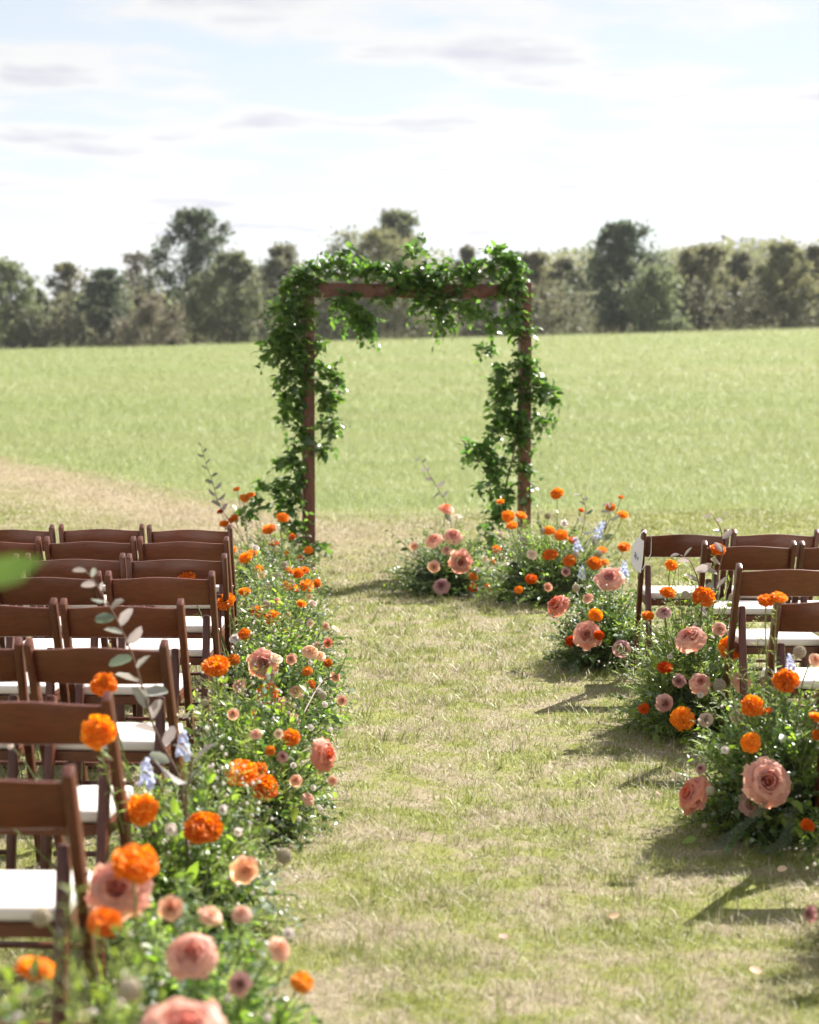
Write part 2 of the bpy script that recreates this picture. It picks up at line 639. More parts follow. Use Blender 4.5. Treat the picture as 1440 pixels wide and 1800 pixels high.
# taller tufts the mower left
N = 26000
ct = rng.uniform(0, 1, (1500, 2))
cd_ = 3.0 + ct[:, 0] * 15
cx_ = (ct[:, 1] * 2 - 1) * (.2 * cd_ * 1.1)
pick = rng.integers(0, 1500, N)
x = cx_[pick] + rng.normal(0, .03, N)
d = cd_[pick] + rng.normal(0, .03, N)
blades("grass_tufts", x, d, rng.uniform(.03, .075, N), rng.uniform(.002, .004, N) * np.clip(d / 6, .9, 2.5), rng.gamma(2.0, .4, N), "longer tufts of grass in the mown aisle")

# the long grass of the field
N = 300000
u = rng.random(N)
d0, d1, pw = 21.0, 168.0, -0.25
d = (d0 ** pw + u * (d1 ** pw - d0 ** pw)) ** (1 / pw)
x = rng.uniform(-1, 1, N) * (.2 * d * 1.12 + .5)
keep = d > edge_y(x) + rng.normal(0, .9, N)
x, d = x[keep], d[keep]
n_ = len(x)
blades("field_grass", x, d, rng.uniform(.04, .13, n_) * np.clip(d / 35, .8, 1.6),
       rng.uniform(.004, .010, n_) * np.clip(d / 22, 1, 5), rng.gamma(2.2, .4, n_), "long green grass of the field behind the arch", segs=1)

# ------------------------------------------------------------------ leaf templates
LEAF_V = np.array([(0, 0, 0), (0, .34, .0), (0, .70, -.04), (0, 1, -.14),
                   (-.23, .24, .07), (-.22, .60, .04), (.23, .24, .07), (.22, .60, .04)], float)
LEAF_F = [np.array([(0, 1, 4), (2, 3, 5), (0, 6, 1), (2, 7, 3)]), np.array([(4, 1, 2, 5), (1, 6, 7, 2)])]
EUC_V = None
ROUND_V = np.array([(0, 0, 0), (0, .5, -.03), (0, 1.0, -.02),
                    (-.30, .16, .05), (-.44, .50, .08), (-.28, .86, .04),
                    (.30, .16, .05), (.44, .50, .08), (.28, .86, .04)], float)
ROUND_F = [np.array([(0, 1, 3), (3, 1, 4), (4, 1, 5), (5, 1, 2), (0, 6, 1), (6, 7, 1), (7, 8, 1), (8, 2, 1)])]
EUC_V = ROUND_V * np.array([.56, 1.0, 2.0])
THIN_V = np.array([(0, 0, 0), (-.05, .4, .02), (.05, .4, .02), (0, 1, -.10)], float)
TLEAF_V = np.array([(0, 0, 0), (-.36, .5, .08), (.36, .5, .08), (0, 1, -.05)], float)
TLEAF_F = [np.array([(0, 2, 1), (1, 2, 3)])]
THIN_F = [np.array([(0, 2, 1), (1, 2, 3)])]
OCT_V = np.array([(.5, 0, 0), (-.5, 0, 0), (0, .5, 0), (0, -.5, 0), (0, 0, .5), (0, 0, -.5)], float)
OCT_F = [np.array([(0, 2, 4), (2, 1, 4), (1, 3, 4), (3, 0, 4), (2, 0, 5), (1, 2, 5), (3, 1, 5), (0, 3, 5)])]
GLEAF_V = LEAF_V * np.array([1.18, 1, 1.3])
TEMPL = {'garland': (GLEAF_V, LEAF_F), 'leaf': (LEAF_V, LEAF_F), 'round': (ROUND_V, ROUND_F), 'thin': (THIN_V, THIN_F), 'dot': (OCT_V, OCT_F), 'euc': (EUC_V, ROUND_F)}


def norm(v):
    return v / (np.linalg.norm(v, axis=-1, keepdims=True) + 1e-9)


def frames(Y, up, size):
    """matrices whose columns are leaf x, y (length), z (face), scaled"""
    Y = norm(Y)
    X = norm(np.cross(Y, up))
    Z = np.cross(X, Y)
    return np.stack([X, Y, Z], -1) * np.asarray(size)[:, None, None]


def sprig(p0, p1, p2, nleaf, size, t0=.25, spread=1.0, rs=rng, pair=False):
    """leaves along a curved twig: matrices, places and the curve"""
    t = np.linspace(t0, 1, nleaf)[:, None]
    pts = (1 - t) ** 2 * p0 + 2 * t * (1 - t) * p1 + t * t * p2
    tan = norm(2 * (1 - t) * (p1 - p0) + 2 * t * (p2 - p1))
    side = norm(np.cross(tan, rs.normal(0, 1, 3) * .3 + np.array([0, 0, 1.0])))
    sg = np.where(np.arange(nleaf) % 2 == 0, 1.0, -1.0)[:, None]
    Y = tan * rs.uniform(.25, .8, (nleaf, 1)) + side * sg * spread + rs.normal(0, .38, (nleaf, 3))
    up = np.array([0, 0, 1.0]) + rs.normal(0, .55, (nleaf, 3)) - .3 * tan
    sz = size * rs.uniform(.45, 1.25, nleaf) * (1.1 - .45 * t[:, 0])
    return frames(Y, up, sz), pts


# ------------------------------------------------------------------ flowers
def petal_grid(width, prof, edge=.25, nu=6, nv=6, ruffle=0.0, seed=0):
    """petal facing +x from the flower's middle; prof(v) -> radius, height"""
    rs = np.random.default_rng(seed)
    V, F = [], []
    for j in range(nv + 1):
        v = j / nv
        r, z = prof(v)
        sh = .30 + .75 * math.sin(math.pi * min(.10 + .62 * v, 1.0))
        for i in range(nu + 1):
            u_ = 2 * i / nu - 1
            a = u_ * width * sh
            rr = r * (1 + .07 * u_ * u_) + ruffle * v * v * rs.normal(0, .35)
            zz_ = z - edge * z * (u_ * u_) * v * v * .55 + ruffle * v * v * rs.normal(0, .6)
            V.append((rr * math.cos(a), rr * math.sin(a), zz_))
    for j in range(nv):
        for i in range(nu):
            a = j * (nu + 1) + i
            F.append((a, a + 1, a + nu + 2, a + nu + 1))
    return np.array(V), F


def prof_curve(r0, r1, r2, h, curl):
    def f(v):
        r = (1 - v) ** 2 * r0 + 2 * v * (1 - v) * r1 + v * v * r2
        z = h * math.sin(min(v, 1) * math.pi / 2) ** .9
        if v > .62:
            k = (v - .62) / .38
            r += curl * k * k
            z -= curl * .75 * k ** 2.2
        return r, z
    return f


# petals of a rose about 1 across: (how many, half width, profile)
ROSE = [
    (3, R(92), prof_curve(.02, .10, .07, .45, .025)),
    (4, R(76), prof_curve(.03, .19, .13, .45, .055)),
    (5, R(64), prof_curve(.04, .29, .22, .42, .085)),
    (5, R(56), prof_curve(.05, .39, .31, .35, .12)),
    (6, R(48), prof_curve(.05, .46, .38, .25, .15)),
    (6, R(46), prof_curve(.05, .48, .42, .11, .17)),
]
petal_meshes = {}


def petal_mesh(layer, var, mat):
    key = (layer, var, mat.name)
    if key not in petal_meshes:
        nn, wd, pf = ROSE[layer]
        V, F = petal_grid(wd, pf, .30, 7, 7, .026 + .009 * layer, seed=layer * 17 + var)
        mb = MB()
        mb.add(V, F)
        petal_meshes[key] = mb.mesh("petal", mat, True)
    return petal_meshes[key]


def rose_core(mat, key):
    k = ("core", key)
    if k not in petal_meshes:
        mb = MB()
        V, F = [], []
        n_ = 46
        for i in range(n_ + 1):
            a = i / n_ * math.pi * 5.2
            r = .012 + .085 * (i / n_)
            for q, (rr, z) in enumerate(((.45, 0.0), (1.08, .25), (.92, .44 + .015 * math.sin(3 * a)))):
                V.append((rr * r * math.cos(a), rr * r * math.sin(a), z))
        for i in range(n_):
            for q in range(2):
                a = i * 3 + q
                F.append((a, a + 3, a + 4, a + 1))
        mb.add(V, F)
        petal_meshes[k] = mb.mesh("rose_heart", mat, True)
    return petal_meshes[k]


def rose_joined(mat, layers, key):
    """a small rose of a few petals as one mesh"""
    k = ("joined", key)
    if k not in petal_meshes:
        mb = MB()
        core = rose_core(mat, key)
        cv = np.empty(len(core.vertices) * 3)
        core.vertices.foreach_get("co", cv)
        mb.add(cv.reshape(-1, 3), [tuple(p.vertices) for p in core.polygons])
        for ly in layers:
            nn, wd, pf = ROSE[ly]
            for i in range(nn):
                V, F = petal_grid(wd, pf, .30, 5, 5, .02 + .006 * ly, seed=ly * 11 + i)
                a = 2 * math.pi * (i + .37 * ly) / nn
                c, s = math.cos(a), math.sin(a)
                tl = .10 * math.sin(ly * 3.1 + i * 1.7)
                V = V @ np.array([[math.cos(tl), 0, -math.sin(tl)], [0, 1, 0], [math.sin(tl), 0, math.cos(tl)]])
                mb.add(V @ np.array([[c, s, 0], [-s, c, 0], [0, 0, 1]]), F)
        petal_meshes[k] = mb.mesh("rose", mat, True)
    return petal_meshes[k]


def marigold_mesh(mat, seed):
    """a ball of ruffled petals about 1 across, facing +z"""
    rs = np.random.default_rng(seed)
    mb = MB()
    for ring, (th, nn, ln) in enumerate(((8, 6, .40), (26, 12, .43), (44, 17, .46), (62, 21, .49), (80, 22, .50), (98, 20, .47), (114, 15, .42))):
        for i in range(nn):
            a = 2 * math.pi * (i + .5 * (ring % 2)) / nn + rs.normal(0, .08)
            t = R(th) + rs.normal(0, .07)
            dr = np.array([math.sin(t) * math.cos(a), math.sin(t) * math.sin(a), math.cos(t)])
            sd = norm(np.cross(dr, np.array([0, 0, 1.0]) + .01))
            nd = np.cross(sd, dr)
            L_ = ln * rs.uniform(.88, 1.12)
            wd = .085 * rs.uniform(.85, 1.25)
            V = []
            for j, (q, wq) in enumerate(((.30, .35), (.72, .9), (.93, 1.15), (1.0, .95))):
                for s_ in (-1, -.33, .33, 1):
                    V.append(dr * L_ * q + sd * wd * wq * s_ + nd * (.05 * math.sin(s_ * 4 + i) * q + (.035 * rs.normal() if j > 1 else 0)) + np.array([0, 0, -.02 * q]))
            V = np.array(V) * np.array([1, 1, .82])
            F = [(j * 4 + k, j * 4 + k + 1, j * 4 + k + 5, j * 4 + k + 4) for j in range(3) for k in range(3)]
            mb.add(V, F)
    V, F = tube([(0, 0, -.30), (0, 0, -.1), (0, 0, .1), (0, 0, .24)], [.12, .30, .30, .12], 8)
    mb.add(V, F)
    return mb.mesh("marigold", mat, True)


def pod_mesh(seed):
    rs = np.random.default_rng(seed)
    mb = MB()
    bm = bmesh.new()
    bmesh.ops.create_icosphere(bm, subdivisions=2, radius=.40)
    mb.add([v.co[:] for v in bm.verts], [tuple(v.index for v in f.verts) for f in bm.faces])
    bm.free()
    n_ = 90
    i = np.arange(n_)
    ph = np.arccos(1 - 2 * (i + .5) / n_)
    th = math.pi * (1 + 5 ** .5) * i
    Dn = np.stack([np.cos(th) * np.sin(ph), np.sin(th) * np.sin(ph), np.cos(ph)], -1)
    for dd in Dn:
        s = norm(np.cross(dd, [0.3, .2, 1.0]))
        t = np.cross(dd, s)
        ring = [dd * .48 + (math.cos(w) * s + math.sin(w) * t) * .095 for w in np.linspace(0, 2 * math.pi, 6)[:-1]]
        mb.add(np.array([dd * .38] + ring), [(0, 1 + k, 1 + (k + 1) % 5) for k in range(5)])
    return mb.mesh("seed_pod", M['pod'], False)


def blue_mesh(seed):
    rs = np.random.default_rng(seed)
    mb = MB()
    Ms, Ls = [], []
    for k in range(15):
        t = k / 15
        a = k * 2.4
        rad = .34 * (1 - .6 * t)
        c = np.array([math.cos(a) * rad, math.sin(a) * rad, t * 1.5 - .4])
        out = norm(np.array([math.cos(a), math.sin(a), .35]))
        s = norm(np.cross(out, [0, 0, 1.0]))
        u_ = np.cross(s, out)
        for q in range(5):
            w = 2 * math.pi * q / 5
            Y = math.cos(w) * s + math.sin(w) * u_ + .35 * out
            Ms.append(frames(Y[None], out[None] + rs.normal(0, .2, (1, 3)), [.30 * (1 - .45 * t)])[0])
            Ls.append(c)
    mb.add_many(ROUND_V, ROUND_F, np.array(Ms), np.array(Ls))
    return mb.mesh("delphinium", M['petal_blue'], True)


MARI = [marigold_mesh(M['petal_orange'], 3), marigold_mesh(M['petal_orange'], 4), marigold_mesh(M['petal_orange'], 5)]
MARI_RED = marigold_mesh(M['petal_red'], 6)
MARI_AMB = marigold_mesh(M['petal_amber'], 8)
POD = [pod_mesh(1), pod_mesh(2)]
BLUE = [blue_mesh(1), blue_mesh(2)]
leaf_objs_mesh = {}


def single_leaf(kind, mat):
    k = (kind, mat.name)
    if k not in leaf_objs_mesh:
        mb = MB()
        tV, tF = TEMPL[kind]
        mb.add(tV, [tuple(f) for a in tF for f in a])
        leaf_objs_mesh[k] = mb.mesh("leaf", mat, True)
    return leaf_objs_mesh[k]


def place(name, me, parent, Mx, loc):
    """a part standing at a world place under a parent that only has a location"""
    o = link(name, me, parent)
    m4 = Matrix.Identity(4)
    for i in range(3):
        for j in range(3):
            m4[i][j] = float(Mx[i][j])
        m4[i][3] = float(loc[i]) - parent.location[i]
    o.matrix_basis = m4
    return o


def face_to(dirv, size, spin=0.0):
    Z = norm(np.asarray(dirv, float))
    X = norm(np.cross([0.13, 1.0, .21], Z))
    Y = np.cross(Z, X)
    c, s = math.cos(spin), math.sin(spin)
    return np.stack([c * X + s * Y, -s * X + c * Y, Z], -1) * size


KINDNAME = {'m': 'marigold', 'a': 'marigold', 'd': 'marigold', 'r': 'rose', 'c': 'rose', 'p': 'spray_rose', 'k': 'cream_rose',
            'u': 'dusty_rose', 's': 'seed_pod', 'b': 'delphinium', 'w': 'white_blossom'}
ROSEMAT = {'r': M['petal_pink'], 'c': M['petal_coral'], 'p': M['petal_peach'], 'k': M['petal_cream'], 'u': M['petal_dusty']}


class Arrangement:
    def __init__(self, name, label, cx, cd, rx, ry, h, seed, group="flower arrangements along the aisle"):
        self.c = np.array([cx, cd, 0.0])
        self.r = np.array([rx, ry, h])
        self.rs = np.random.default_rng(seed)
        self.root = empty(name, (cx, cd, 0), label, "flower arrangement", group)
        self.stems = []

    # ---- greenery
    def core(self):  # unseen mossy mound, added so the greenery looks dense and dark inside
        rs = self.rs
        bm = bmesh.new()
        bmesh.ops.create_icosphere(bm, subdivisions=3, radius=1)
        for v in bm.verts:
            k = .50 + .10 * math.sin(v.co.x * 9 + self.c[1]) * math.sin(v.co.y * 8) + .06 * rs.normal()
            v.co = Vector((v.co.x * self.r[0] * k * 1.1, v.co.y * self.r[1] * k * 1.1, max(v.co.z, -.02) * self.r[2] * k * .85))
        me = bm_mesh(bm, "dark_filler_mound", M['mound_dark'], False)
        link("dark_filler_mound", me, self.root)

    def green(self, counts, keep_leaves=26):
        """counts: {style: number of sprigs}"""
        rs, c, r = self.rs, self.c, self.r
        big = []
        for style, cnt in counts.items():
            kind, mat, nl, size, lenf = {
                'broad': ('leaf', M['leaf_bright'], 12, .048, 1.0),
                'deep': ('leaf', M['leaf_dark'], 13, .040, .98),
                'small': ('round', M['leaf_dark'], 22, .021, 1.0),
                'fern': ('thin', M['leaf_fern'], 44, .055, 1.06),
                'grey': ('round', M['leaf_grey'], 18, .025, 1.0),
                'spray': ('dot', M['petal_white'], 4, .0095, .98),
            }[style]
            mb, st = MB(), MB()
            for _ in range(int(cnt * (1.7 if style != 'spray' else .8))):
                a = rs.uniform(0, 2 * np.pi)
                el = np.arcsin(rs.uniform(.02, 1.0) ** 1.1)
                dirv = np.array([math.cos(a) * math.cos(el), math.sin(a) * math.cos(el), math.sin(el)])
                tipf = lenf * rs.uniform(.72, 1.12)
                tip = c + dirv * r * tipf
                if style in ('fern', 'spray') and rs.random() < .3:
                    tip[2] += rs.uniform(.03, .12)
                base = c + np.array([rs.normal(0, .18) * r[0], rs.normal(0, .18) * r[1], .02])
                mid = base + (tip - base) * .5 + np.array([rs.normal(0, .04), rs.normal(0, .04), rs.uniform(.02, .10)])
                tip[2] = max(tip[2] - rs.uniform(0, .06), .025)
                if style == 'spray':
                    pts = np.repeat(tip[None], nl, 0) + rs.normal(0, .030, (nl, 3))
                    Mx = np.repeat(np.eye(3)[None], nl, 0) * (size * rs.uniform(.7, 1.5, (nl, 1, 1)))
                    pts[:, 2] = np.maximum(pts[:, 2], .02)
                else:
                    Mx, pts = sprig(base, mid, tip, nl, size, .38, .9 if style != 'fern' else .8, rs)
                mb.add_many(*TEMPL[kind], Mx, pts)
                curve = bezier(base, mid, tip, 6)
                V, F = tube(curve, np.linspace(.0024, .0010, 6), 4, False)
                st.add(V, F)
                if style in ('broad', 'deep'):
                    big.append((tip - 0, norm(tip - mid + rs.normal(0, .02, 3)), mat, size))
            # around the arrangement's own base
            nm = {'broad': 'foliage', 'deep': 'foliage', 'small': 'foliage', 'fern': 'fern_foliage', 'grey': 'grey_foliage', 'spray': 'white_filler'}[style]
            for mbx, nmx, mtx in ((mb, nm, mat), (st, 'twigs', M['stem'])):
                if mbx.n:
                    me = mbx.mesh(nmx, mtx, True)
                    me.transform(Matrix.Translation(-Vector(c)))
                    tag(link(nmx, me, self.root), kind="stuff")
        # the leaves that stand out, one by one, at the tips on the camera's side
        big.sort(key=lambda q: q[0][1] + rs.normal(0, .08))
        for tip, dv, mat, size in big[:keep_leaves]:
            Mx = frames(dv[None] + rs.normal(0, .3, (1, 3)), np.array([[0, -.4, 1.0]]) + rs.normal(0, .4, (1, 3)), [size * rs.uniform(1.0, 1.45)])[0]
            place("leaf", single_leaf('leaf', mat), self.root, Mx, tip)

    # ---- where a flower seen at a pixel stands on this arrangement
    def at(self, px, py, d=None):
        if d is not None:
            return P(px, py, d)
        o = (np.array([0, 0, CAM_H]) - self.c) / (self.r * 1.06)
        dv = ray(px, py) / (self.r * 1.06)
        A, B, C_ = dv @ dv, 2 * o @ dv, o @ o - 1
        disc = B * B - 4 * A * C_
        if disc > 0:
            t = (-B - math.sqrt(disc)) / (2 * A)
            p = np.array([0, 0, CAM_H]) + ray(px, py) * t
            if p[2] > .03:
                return p
        dd = self.c[1] - (.15 * self.r[1] if disc <= 0 else .8 * self.r[1])
        return P(px, py, dd)

    def stem(self, head, dirv, rad, flower, leafy=False):
        rs = self.rs
        base = self.c + np.array([rs.normal(0, .12) * self.r[0], rs.normal(0, .12) * self.r[1], .03])
        base = base * .6 + np.array([head[0], head[1] * .5 + self.c[1] * .5, .03]) * .4
        p1 = head - norm(np.asarray(dirv)) * min(.12, .4 * np.linalg.norm(head - base))
        pts = bezier(base, p1, head, 7)
        V, F = tube(pts, np.linspace(rad * 1.2, rad, 7), 5)
        mb = MB()
        mb.add(V, F)
        me = mb.mesh("stem", M['stem'], True)
        o = link("stem", me, flower)
        o.matrix_parent_inverse = (Matrix.Translation(self.root.location) @ flower.matrix_basis).inverted()
        if leafy:
            k = 16
            Mx, pl = sprig(base, p1, head, k * 2, .055, .35, .7, rs)
            mb = MB()
            mb.add_many(THIN_V, THIN_F, Mx, pl)
            lo = tag(link("stem_leaves", mb.mesh("stem_leaves", M['leaf_fern']), flower), kind="stuff")
            lo.matrix_parent_inverse = o.matrix_parent_inverse.copy()

    def flower(self, k, px, py, size_px, d=None, face=None, leafy=False):
        rs = self.rs
        p = self.at(px, py, d)
        size = size_px * p[1] / FPX
        if face is None:
            out = (p - self.c) / self.r
            if k in 'mad':
                face = out * .35 + np.array([.05, -.45, .75]) + rs.normal(0, .25, 3)
            else:
                face = out * .5 + np.array([.05, -.75, .35]) + rs.normal(0, .3, 3)
        spin = rs.uniform(0, 6.28)
        nm = KINDNAME[k]
        if k in 'mad':
            me = MARI_RED if k == 'd' else MARI_AMB if k == 'a' else MARI[rs.integers(3)]
            o = place(nm, me, self.root, face_to(face, size * 1.02, spin) * np.array([rs.uniform(.92, 1.08), rs.uniform(.92, 1.08), rs.uniform(.8, 1.18)]), p)
        elif k == 's':
            o = place(nm, POD[rs.integers(2)], self.root, face_to(face, size * 1.0, spin), p)
        elif k == 'b':
            o = place(nm, BLUE[rs.integers(2)], self.root, face_to(np.array([0, -.2, 1.0]) + rs.normal(0, .2, 3), size * .8, spin), p)
        elif k == 'w':
            o = place(nm, rose_joined(M['petal_white'], (1, 3), 'w'), self.root, face_to(face, size, spin), p)
        else:
            mat = ROSEMAT[k]
            Fm = face_to(face, size, spin)
            pc = p - Fm[:, 2] * .22
            if size_px >= 34 and k in 'rcu':
                Fm = Fm * np.array([rs.uniform(.94, 1.06), rs.uniform(.94, 1.06), rs.uniform(.8, 1.2)])
                o = place(nm, rose_core(mat, k), self.root, Fm, pc)
                for ly in range(6):
                    nn = ROSE[ly][0]
                    for i in range(nn):
                        q = link("petal", petal_mesh(ly, int(rs.integers(4)), mat), o)
                        q.rotation_euler = (rs.normal(0, .06), rs.normal(0, .09), 2 * math.pi * (i + .37 * ly) / nn + rs.normal(0, .10))
            else:
                lys = (0, 1, 2, 3, 4) if k in 'rcp' else (0, 1, 2, 3) if k == 'k' else (0, 1, 2, 3, 4)
                o = place(nm, rose_joined(mat, lys, k), self.root, Fm, pc)
        rad = {'s': .0016, 'b': .002, 'w': .0012}.get(k, .0026)
        back = norm(np.asarray(face)) * (.25 * size)
        self.stem(p - back, face, rad, o, leafy)
        return o

    def flowers(self, spec):
        for s in spec:
            self.flower(*s)

    def eucalyptus(self, pix, d, nleaf, size, name="eucalyptus_stem", mat=None, kind='euc', tip_d=None):
        """a stem through the given pixels with paired leaves, each one its own piece"""
        rs = self.rs
        pts = [P(px, py, d + (0 if tip_d is None else (tip_d - d) * (1 - i / (len(pix) - 1)))) for i, (px, py) in enumerate(pix)]
        pts = np.array(pts)
        pts = np.vstack([pts, self.c + np.array([0, 0, .05])])
        # resample smoothly
        t = np.linspace(0, len(pts) - 1, 6 * len(pts))
        sm = np.stack([np.interp(t, np.arange(len(pts)), pts[:, i]) for i in range(3)], -1)
        for _ in range(3):
            sm[1:-1] = (sm[:-2] + 2 * sm[1:-1] + sm[2:]) / 4
        V, F = tube(sm, np.linspace(.0016, .0042, len(sm)), 6)
        mb = MB()
        mb.add(V, F)
        me = mb.mesh(name, M['twig'], True)
        o = link(name, me, self.root)
        o.matrix_basis = Matrix.Translation(-Vector(self.root.location))
        mt = mat or M['leaf_euc']
        upto = int(len(sm) * (len(pts) - 1.15) / len(pts))
        for i in range(nleaf):
            j = int(i / max(nleaf - 1, 1) * upto)
            tan = norm(sm[max(j - 1, 0)] - sm[min(j + 1, len(sm) - 1)])
            sd = norm(np.cross(tan, [0, -1.0, 0])) * (1 if i % 2 else -1)
            Y = sd * .8 + tan * .45 + rs.normal(0, .35, 3)
            s = size * (0.55 + .55 * min(1, i / max(nleaf - 1, 1) * 1.6)) * rs.uniform(.85, 1.15)
            Mx = frames(Y[None], np.array([[0, -.3, .6]]) + rs.normal(0, .9, (1, 3)), [s])[0]
            q = link("leaf", single_leaf(kind, mt), o)
            m4 = Matrix.Identity(4)
            for a in range(3):
                for b_ in range(3):
                    m4[a][b_] = float(Mx[a][b_])
                m4[a][3] = float(sm[j][a])
            q.matrix_basis = m4
        return o


# ------------------------------------------------------------------ distant trees
def tree(name, label, px, top, half, d, kindm, n_leaf, seed, low=.12, lobes=48, sparse=.0, cat="tree", leaf=.31, shape=1.0, group="trees along the field edge"):
    rs = np.random.default_rng(seed)
    base = P(px, 600, d)
    bx = base[0]
    gz = float(ground_h(bx, d))
    ztop = P(px, top, d)[2]
    H = ztop - gz
    W = half * 1.3 * d / FPX
    root = empty(name, (bx, d, gz), label, cat, group)
    # trunk and limbs
    mb = MB()
    lean = rs.normal(0, .03)
    pts = np.array([(lean * H * t + .04 * W * math.sin(5 * t + seed), .05 * W * math.cos(4 * t), H * .86 * t - .1) for t in np.linspace(0, 1, 9)])
    r0 = .014 * H + .05
    V, F = tube(pts, np.linspace(r0, r0 * .18, 9), 7)
    mb.add(V, F)
    cents = []
    for i in range(lobes):
        t = low + (1 - low) * ((i + .5) / lobes)
        prof = max((1 - max(0, (t - .28) / .72) ** 2.1) ** .55, .22) * (.82 + .18 * min(1, t / .28))
        a = i * 2.4 + rs.normal(0, .4)
        rr = W * prof * rs.uniform(.15, .9)
        cz = min(H * t, H * .92)
        cents.append((math.cos(a) * rr, math.sin(a) * rr * .9, cz, max(W * prof * rs.uniform(.12, .36), .04 * H)))
        j = min(int(t * 7), 7)
        V, F = tube(bezier(pts[j], pts[j] * .4 + np.array(cents[-1][:3]) * .6 - np.array([0, 0, .05 * H]), np.array(cents[-1][:3]), 5), np.linspace(r0 * .35 * (1 - .6 * t), .02, 5), 5)
        mb.add(V, F)
    tr_ = link("trunk", mb.mesh("trunk", M['bark'], True), root)
    # crown: leaf clumps
    mb = MB()
    per = int(n_leaf * 2.6) // lobes
    for cx, cy, cz, cr_ in cents:
        k = per
        v = norm(rs.normal(0, 1, (k, 3)))
        rad = cr_ * np.abs(rs.normal(0, .80, (k, 1))) ** .85
        pl = np.array([cx, cy, cz]) + v * rad * np.array([1, 1, .85]) + rs.normal(0, .05 * cr_, (k, 3))
        if sparse:
            sub = rs.random(k) > sparse
            pl, v = pl[sub], v[sub]
        pl[:, 2] = np.maximum(pl[:, 2], .1)
        Y = v + rs.normal(0, .7, v.shape)
        mb.add_many(TLEAF_V, TLEAF_F, frames(Y, rs.normal(0, 1, v.shape) + np.array([0, 0, .6]), leaf * rs.uniform(.6, 1.4, len(pl))), pl)
    tag(link("crown", mb.mesh("crown", TREE[kindm]), root))
    return root


T = tree
T("deciduous_tree", "green tree cut off by the left edge of the photo", 8, 455, 62, 172, 'green', 2600, 1)
T("deciduous_tree", "slim pale green tree with a thin top, near the left edge", 118, 458, 42, 178, 'olive', 1700, 2, sparse=.2)
T("deciduous_tree", "dark green tree beside the sparse grey one, left of the tall tree", 188, 470, 46, 175, 'dark', 2200, 3)
T("deciduous_tree", "sparse half bare tree left of the tallest dark tree", 243, 438, 45, 182, 'rust', 1000, 4, sparse=.35)
T("deciduous_tree", "tallest tree, dark and airy topped, left of the arch", 345, 360, 72, 174, 'dark', 3600, 5, low=.2, sparse=.15, lobes=60)
T("deciduous_tree", "broad lighter green tree leaning out right of the tallest tree", 408, 440, 62, 168, 'green', 3000, 6, low=.08)
T("deciduous_tree", "round brownish tree just left of the arch", 498, 426, 58, 178, 'brown', 2800, 7)
T("deciduous_tree", "wide olive tree behind the middle of the arch", 664, 402, 108, 176, 'olive', 4200, 9, low=.1, lobes=66)
T("deciduous_tree", "dark pointed treetop above the wide olive tree behind the arch", 697, 362, 46, 190, 'green', 2400, 10, low=.35)
T("deciduous_tree", "small thin tree behind the right half of the beam", 822, 428, 36, 180, 'brown', 1400, 11, sparse=.2)
T("deciduous_tree", "olive tree behind the right corner of the arch", 930, 440, 52, 176, 'olive', 2400, 12)
T("deciduous_tree", "thin olive tree between the arch and the dark tree on the right", 992, 450, 42, 182, 'brown', 1800, 13)
T("deciduous_tree", "big dark green tree right of the arch", 1090, 384, 64, 170, 'dark', 4200, 14, low=.1, lobes=60)
T("deciduous_tree", "low light green tree at the foot of the big dark tree", 1152, 468, 46, 165, 'green', 2000, 15, low=.05)
T("deciduous_tree", "yellowish tree with a dark trunk right of the low light green tree", 1232, 428, 58, 176, 'olive', 2600, 16)
T("deciduous_tree", "brown tree between two yellowish trees near the right edge", 1302, 440, 46, 180, 'brown', 2200, 17)
T("deciduous_tree", "upright olive tree second from the right edge", 1378, 424, 46, 174, 'olive', 2400, 18)
T("deciduous_tree", "brownish tree cut off by the right edge of the photo", 1436, 428, 42, 178, 'brown', 2000, 19)
T("deciduous_tree", "rusty brown tree in the gap left of the arch post", 555, 478, 46, 184, 'rust', 1800, 20)
T("bush", "brown bush standing out into the field on the left", 268, 520, 56, 152, 'rust', 2400, 21, low=.05, cat="bush", group=None, leaf=.2, lobes=14)
T("deciduous_tree", "short green tree between the left edge and the slim pale tree", 60, 505, 40, 176, 'green', 1500, 22, low=.05)
T("deciduous_tree", "short brownish tree behind the right arch post", 880, 460, 50, 182, 'rust', 2000, 23, low=.05)


def wood_mass(name, label, mats, x_of, n, seed, leaf):
    rs = np.random.default_rng(seed)
    mb = MB()
    px, dd, tt = x_of(rs, n)
    bx = (px - 720) * dd / FPX
    gz = ground_h(bx, dd)
    zz_ = gz + tt
    L_ = np.stack([bx, dd, zz_], -1)
    mb.add_many(TLEAF_V, TLEAF_F, frames(rs.normal(0, 1, (n, 3)), rs.normal(0, 1, (n, 3)) + np.array([0, 0, .6]), leaf * rs.uniform(.6, 1.5, n)), L_)
    return tag(link(name, mb.mesh(name, mats)), label, kind="stuff")


def brush_xy(rs, n):
    px = rs.uniform(-60, 1500, n)
    dd = rs.uniform(170, 188, n)
    top = 2.9 + 1.1 * np.sin(px * .021) + .8 * np.sin(px * .057 + 1) + .5 * np.sin(px * .13)
    return px, dd, rs.uniform(0, 1, n) ** .8 * np.maximum(top, .8)


wood_mass("undergrowth", "brown undergrowth along the foot of the trees", TREE['brown'], brush_xy, 40000, 31, .30)


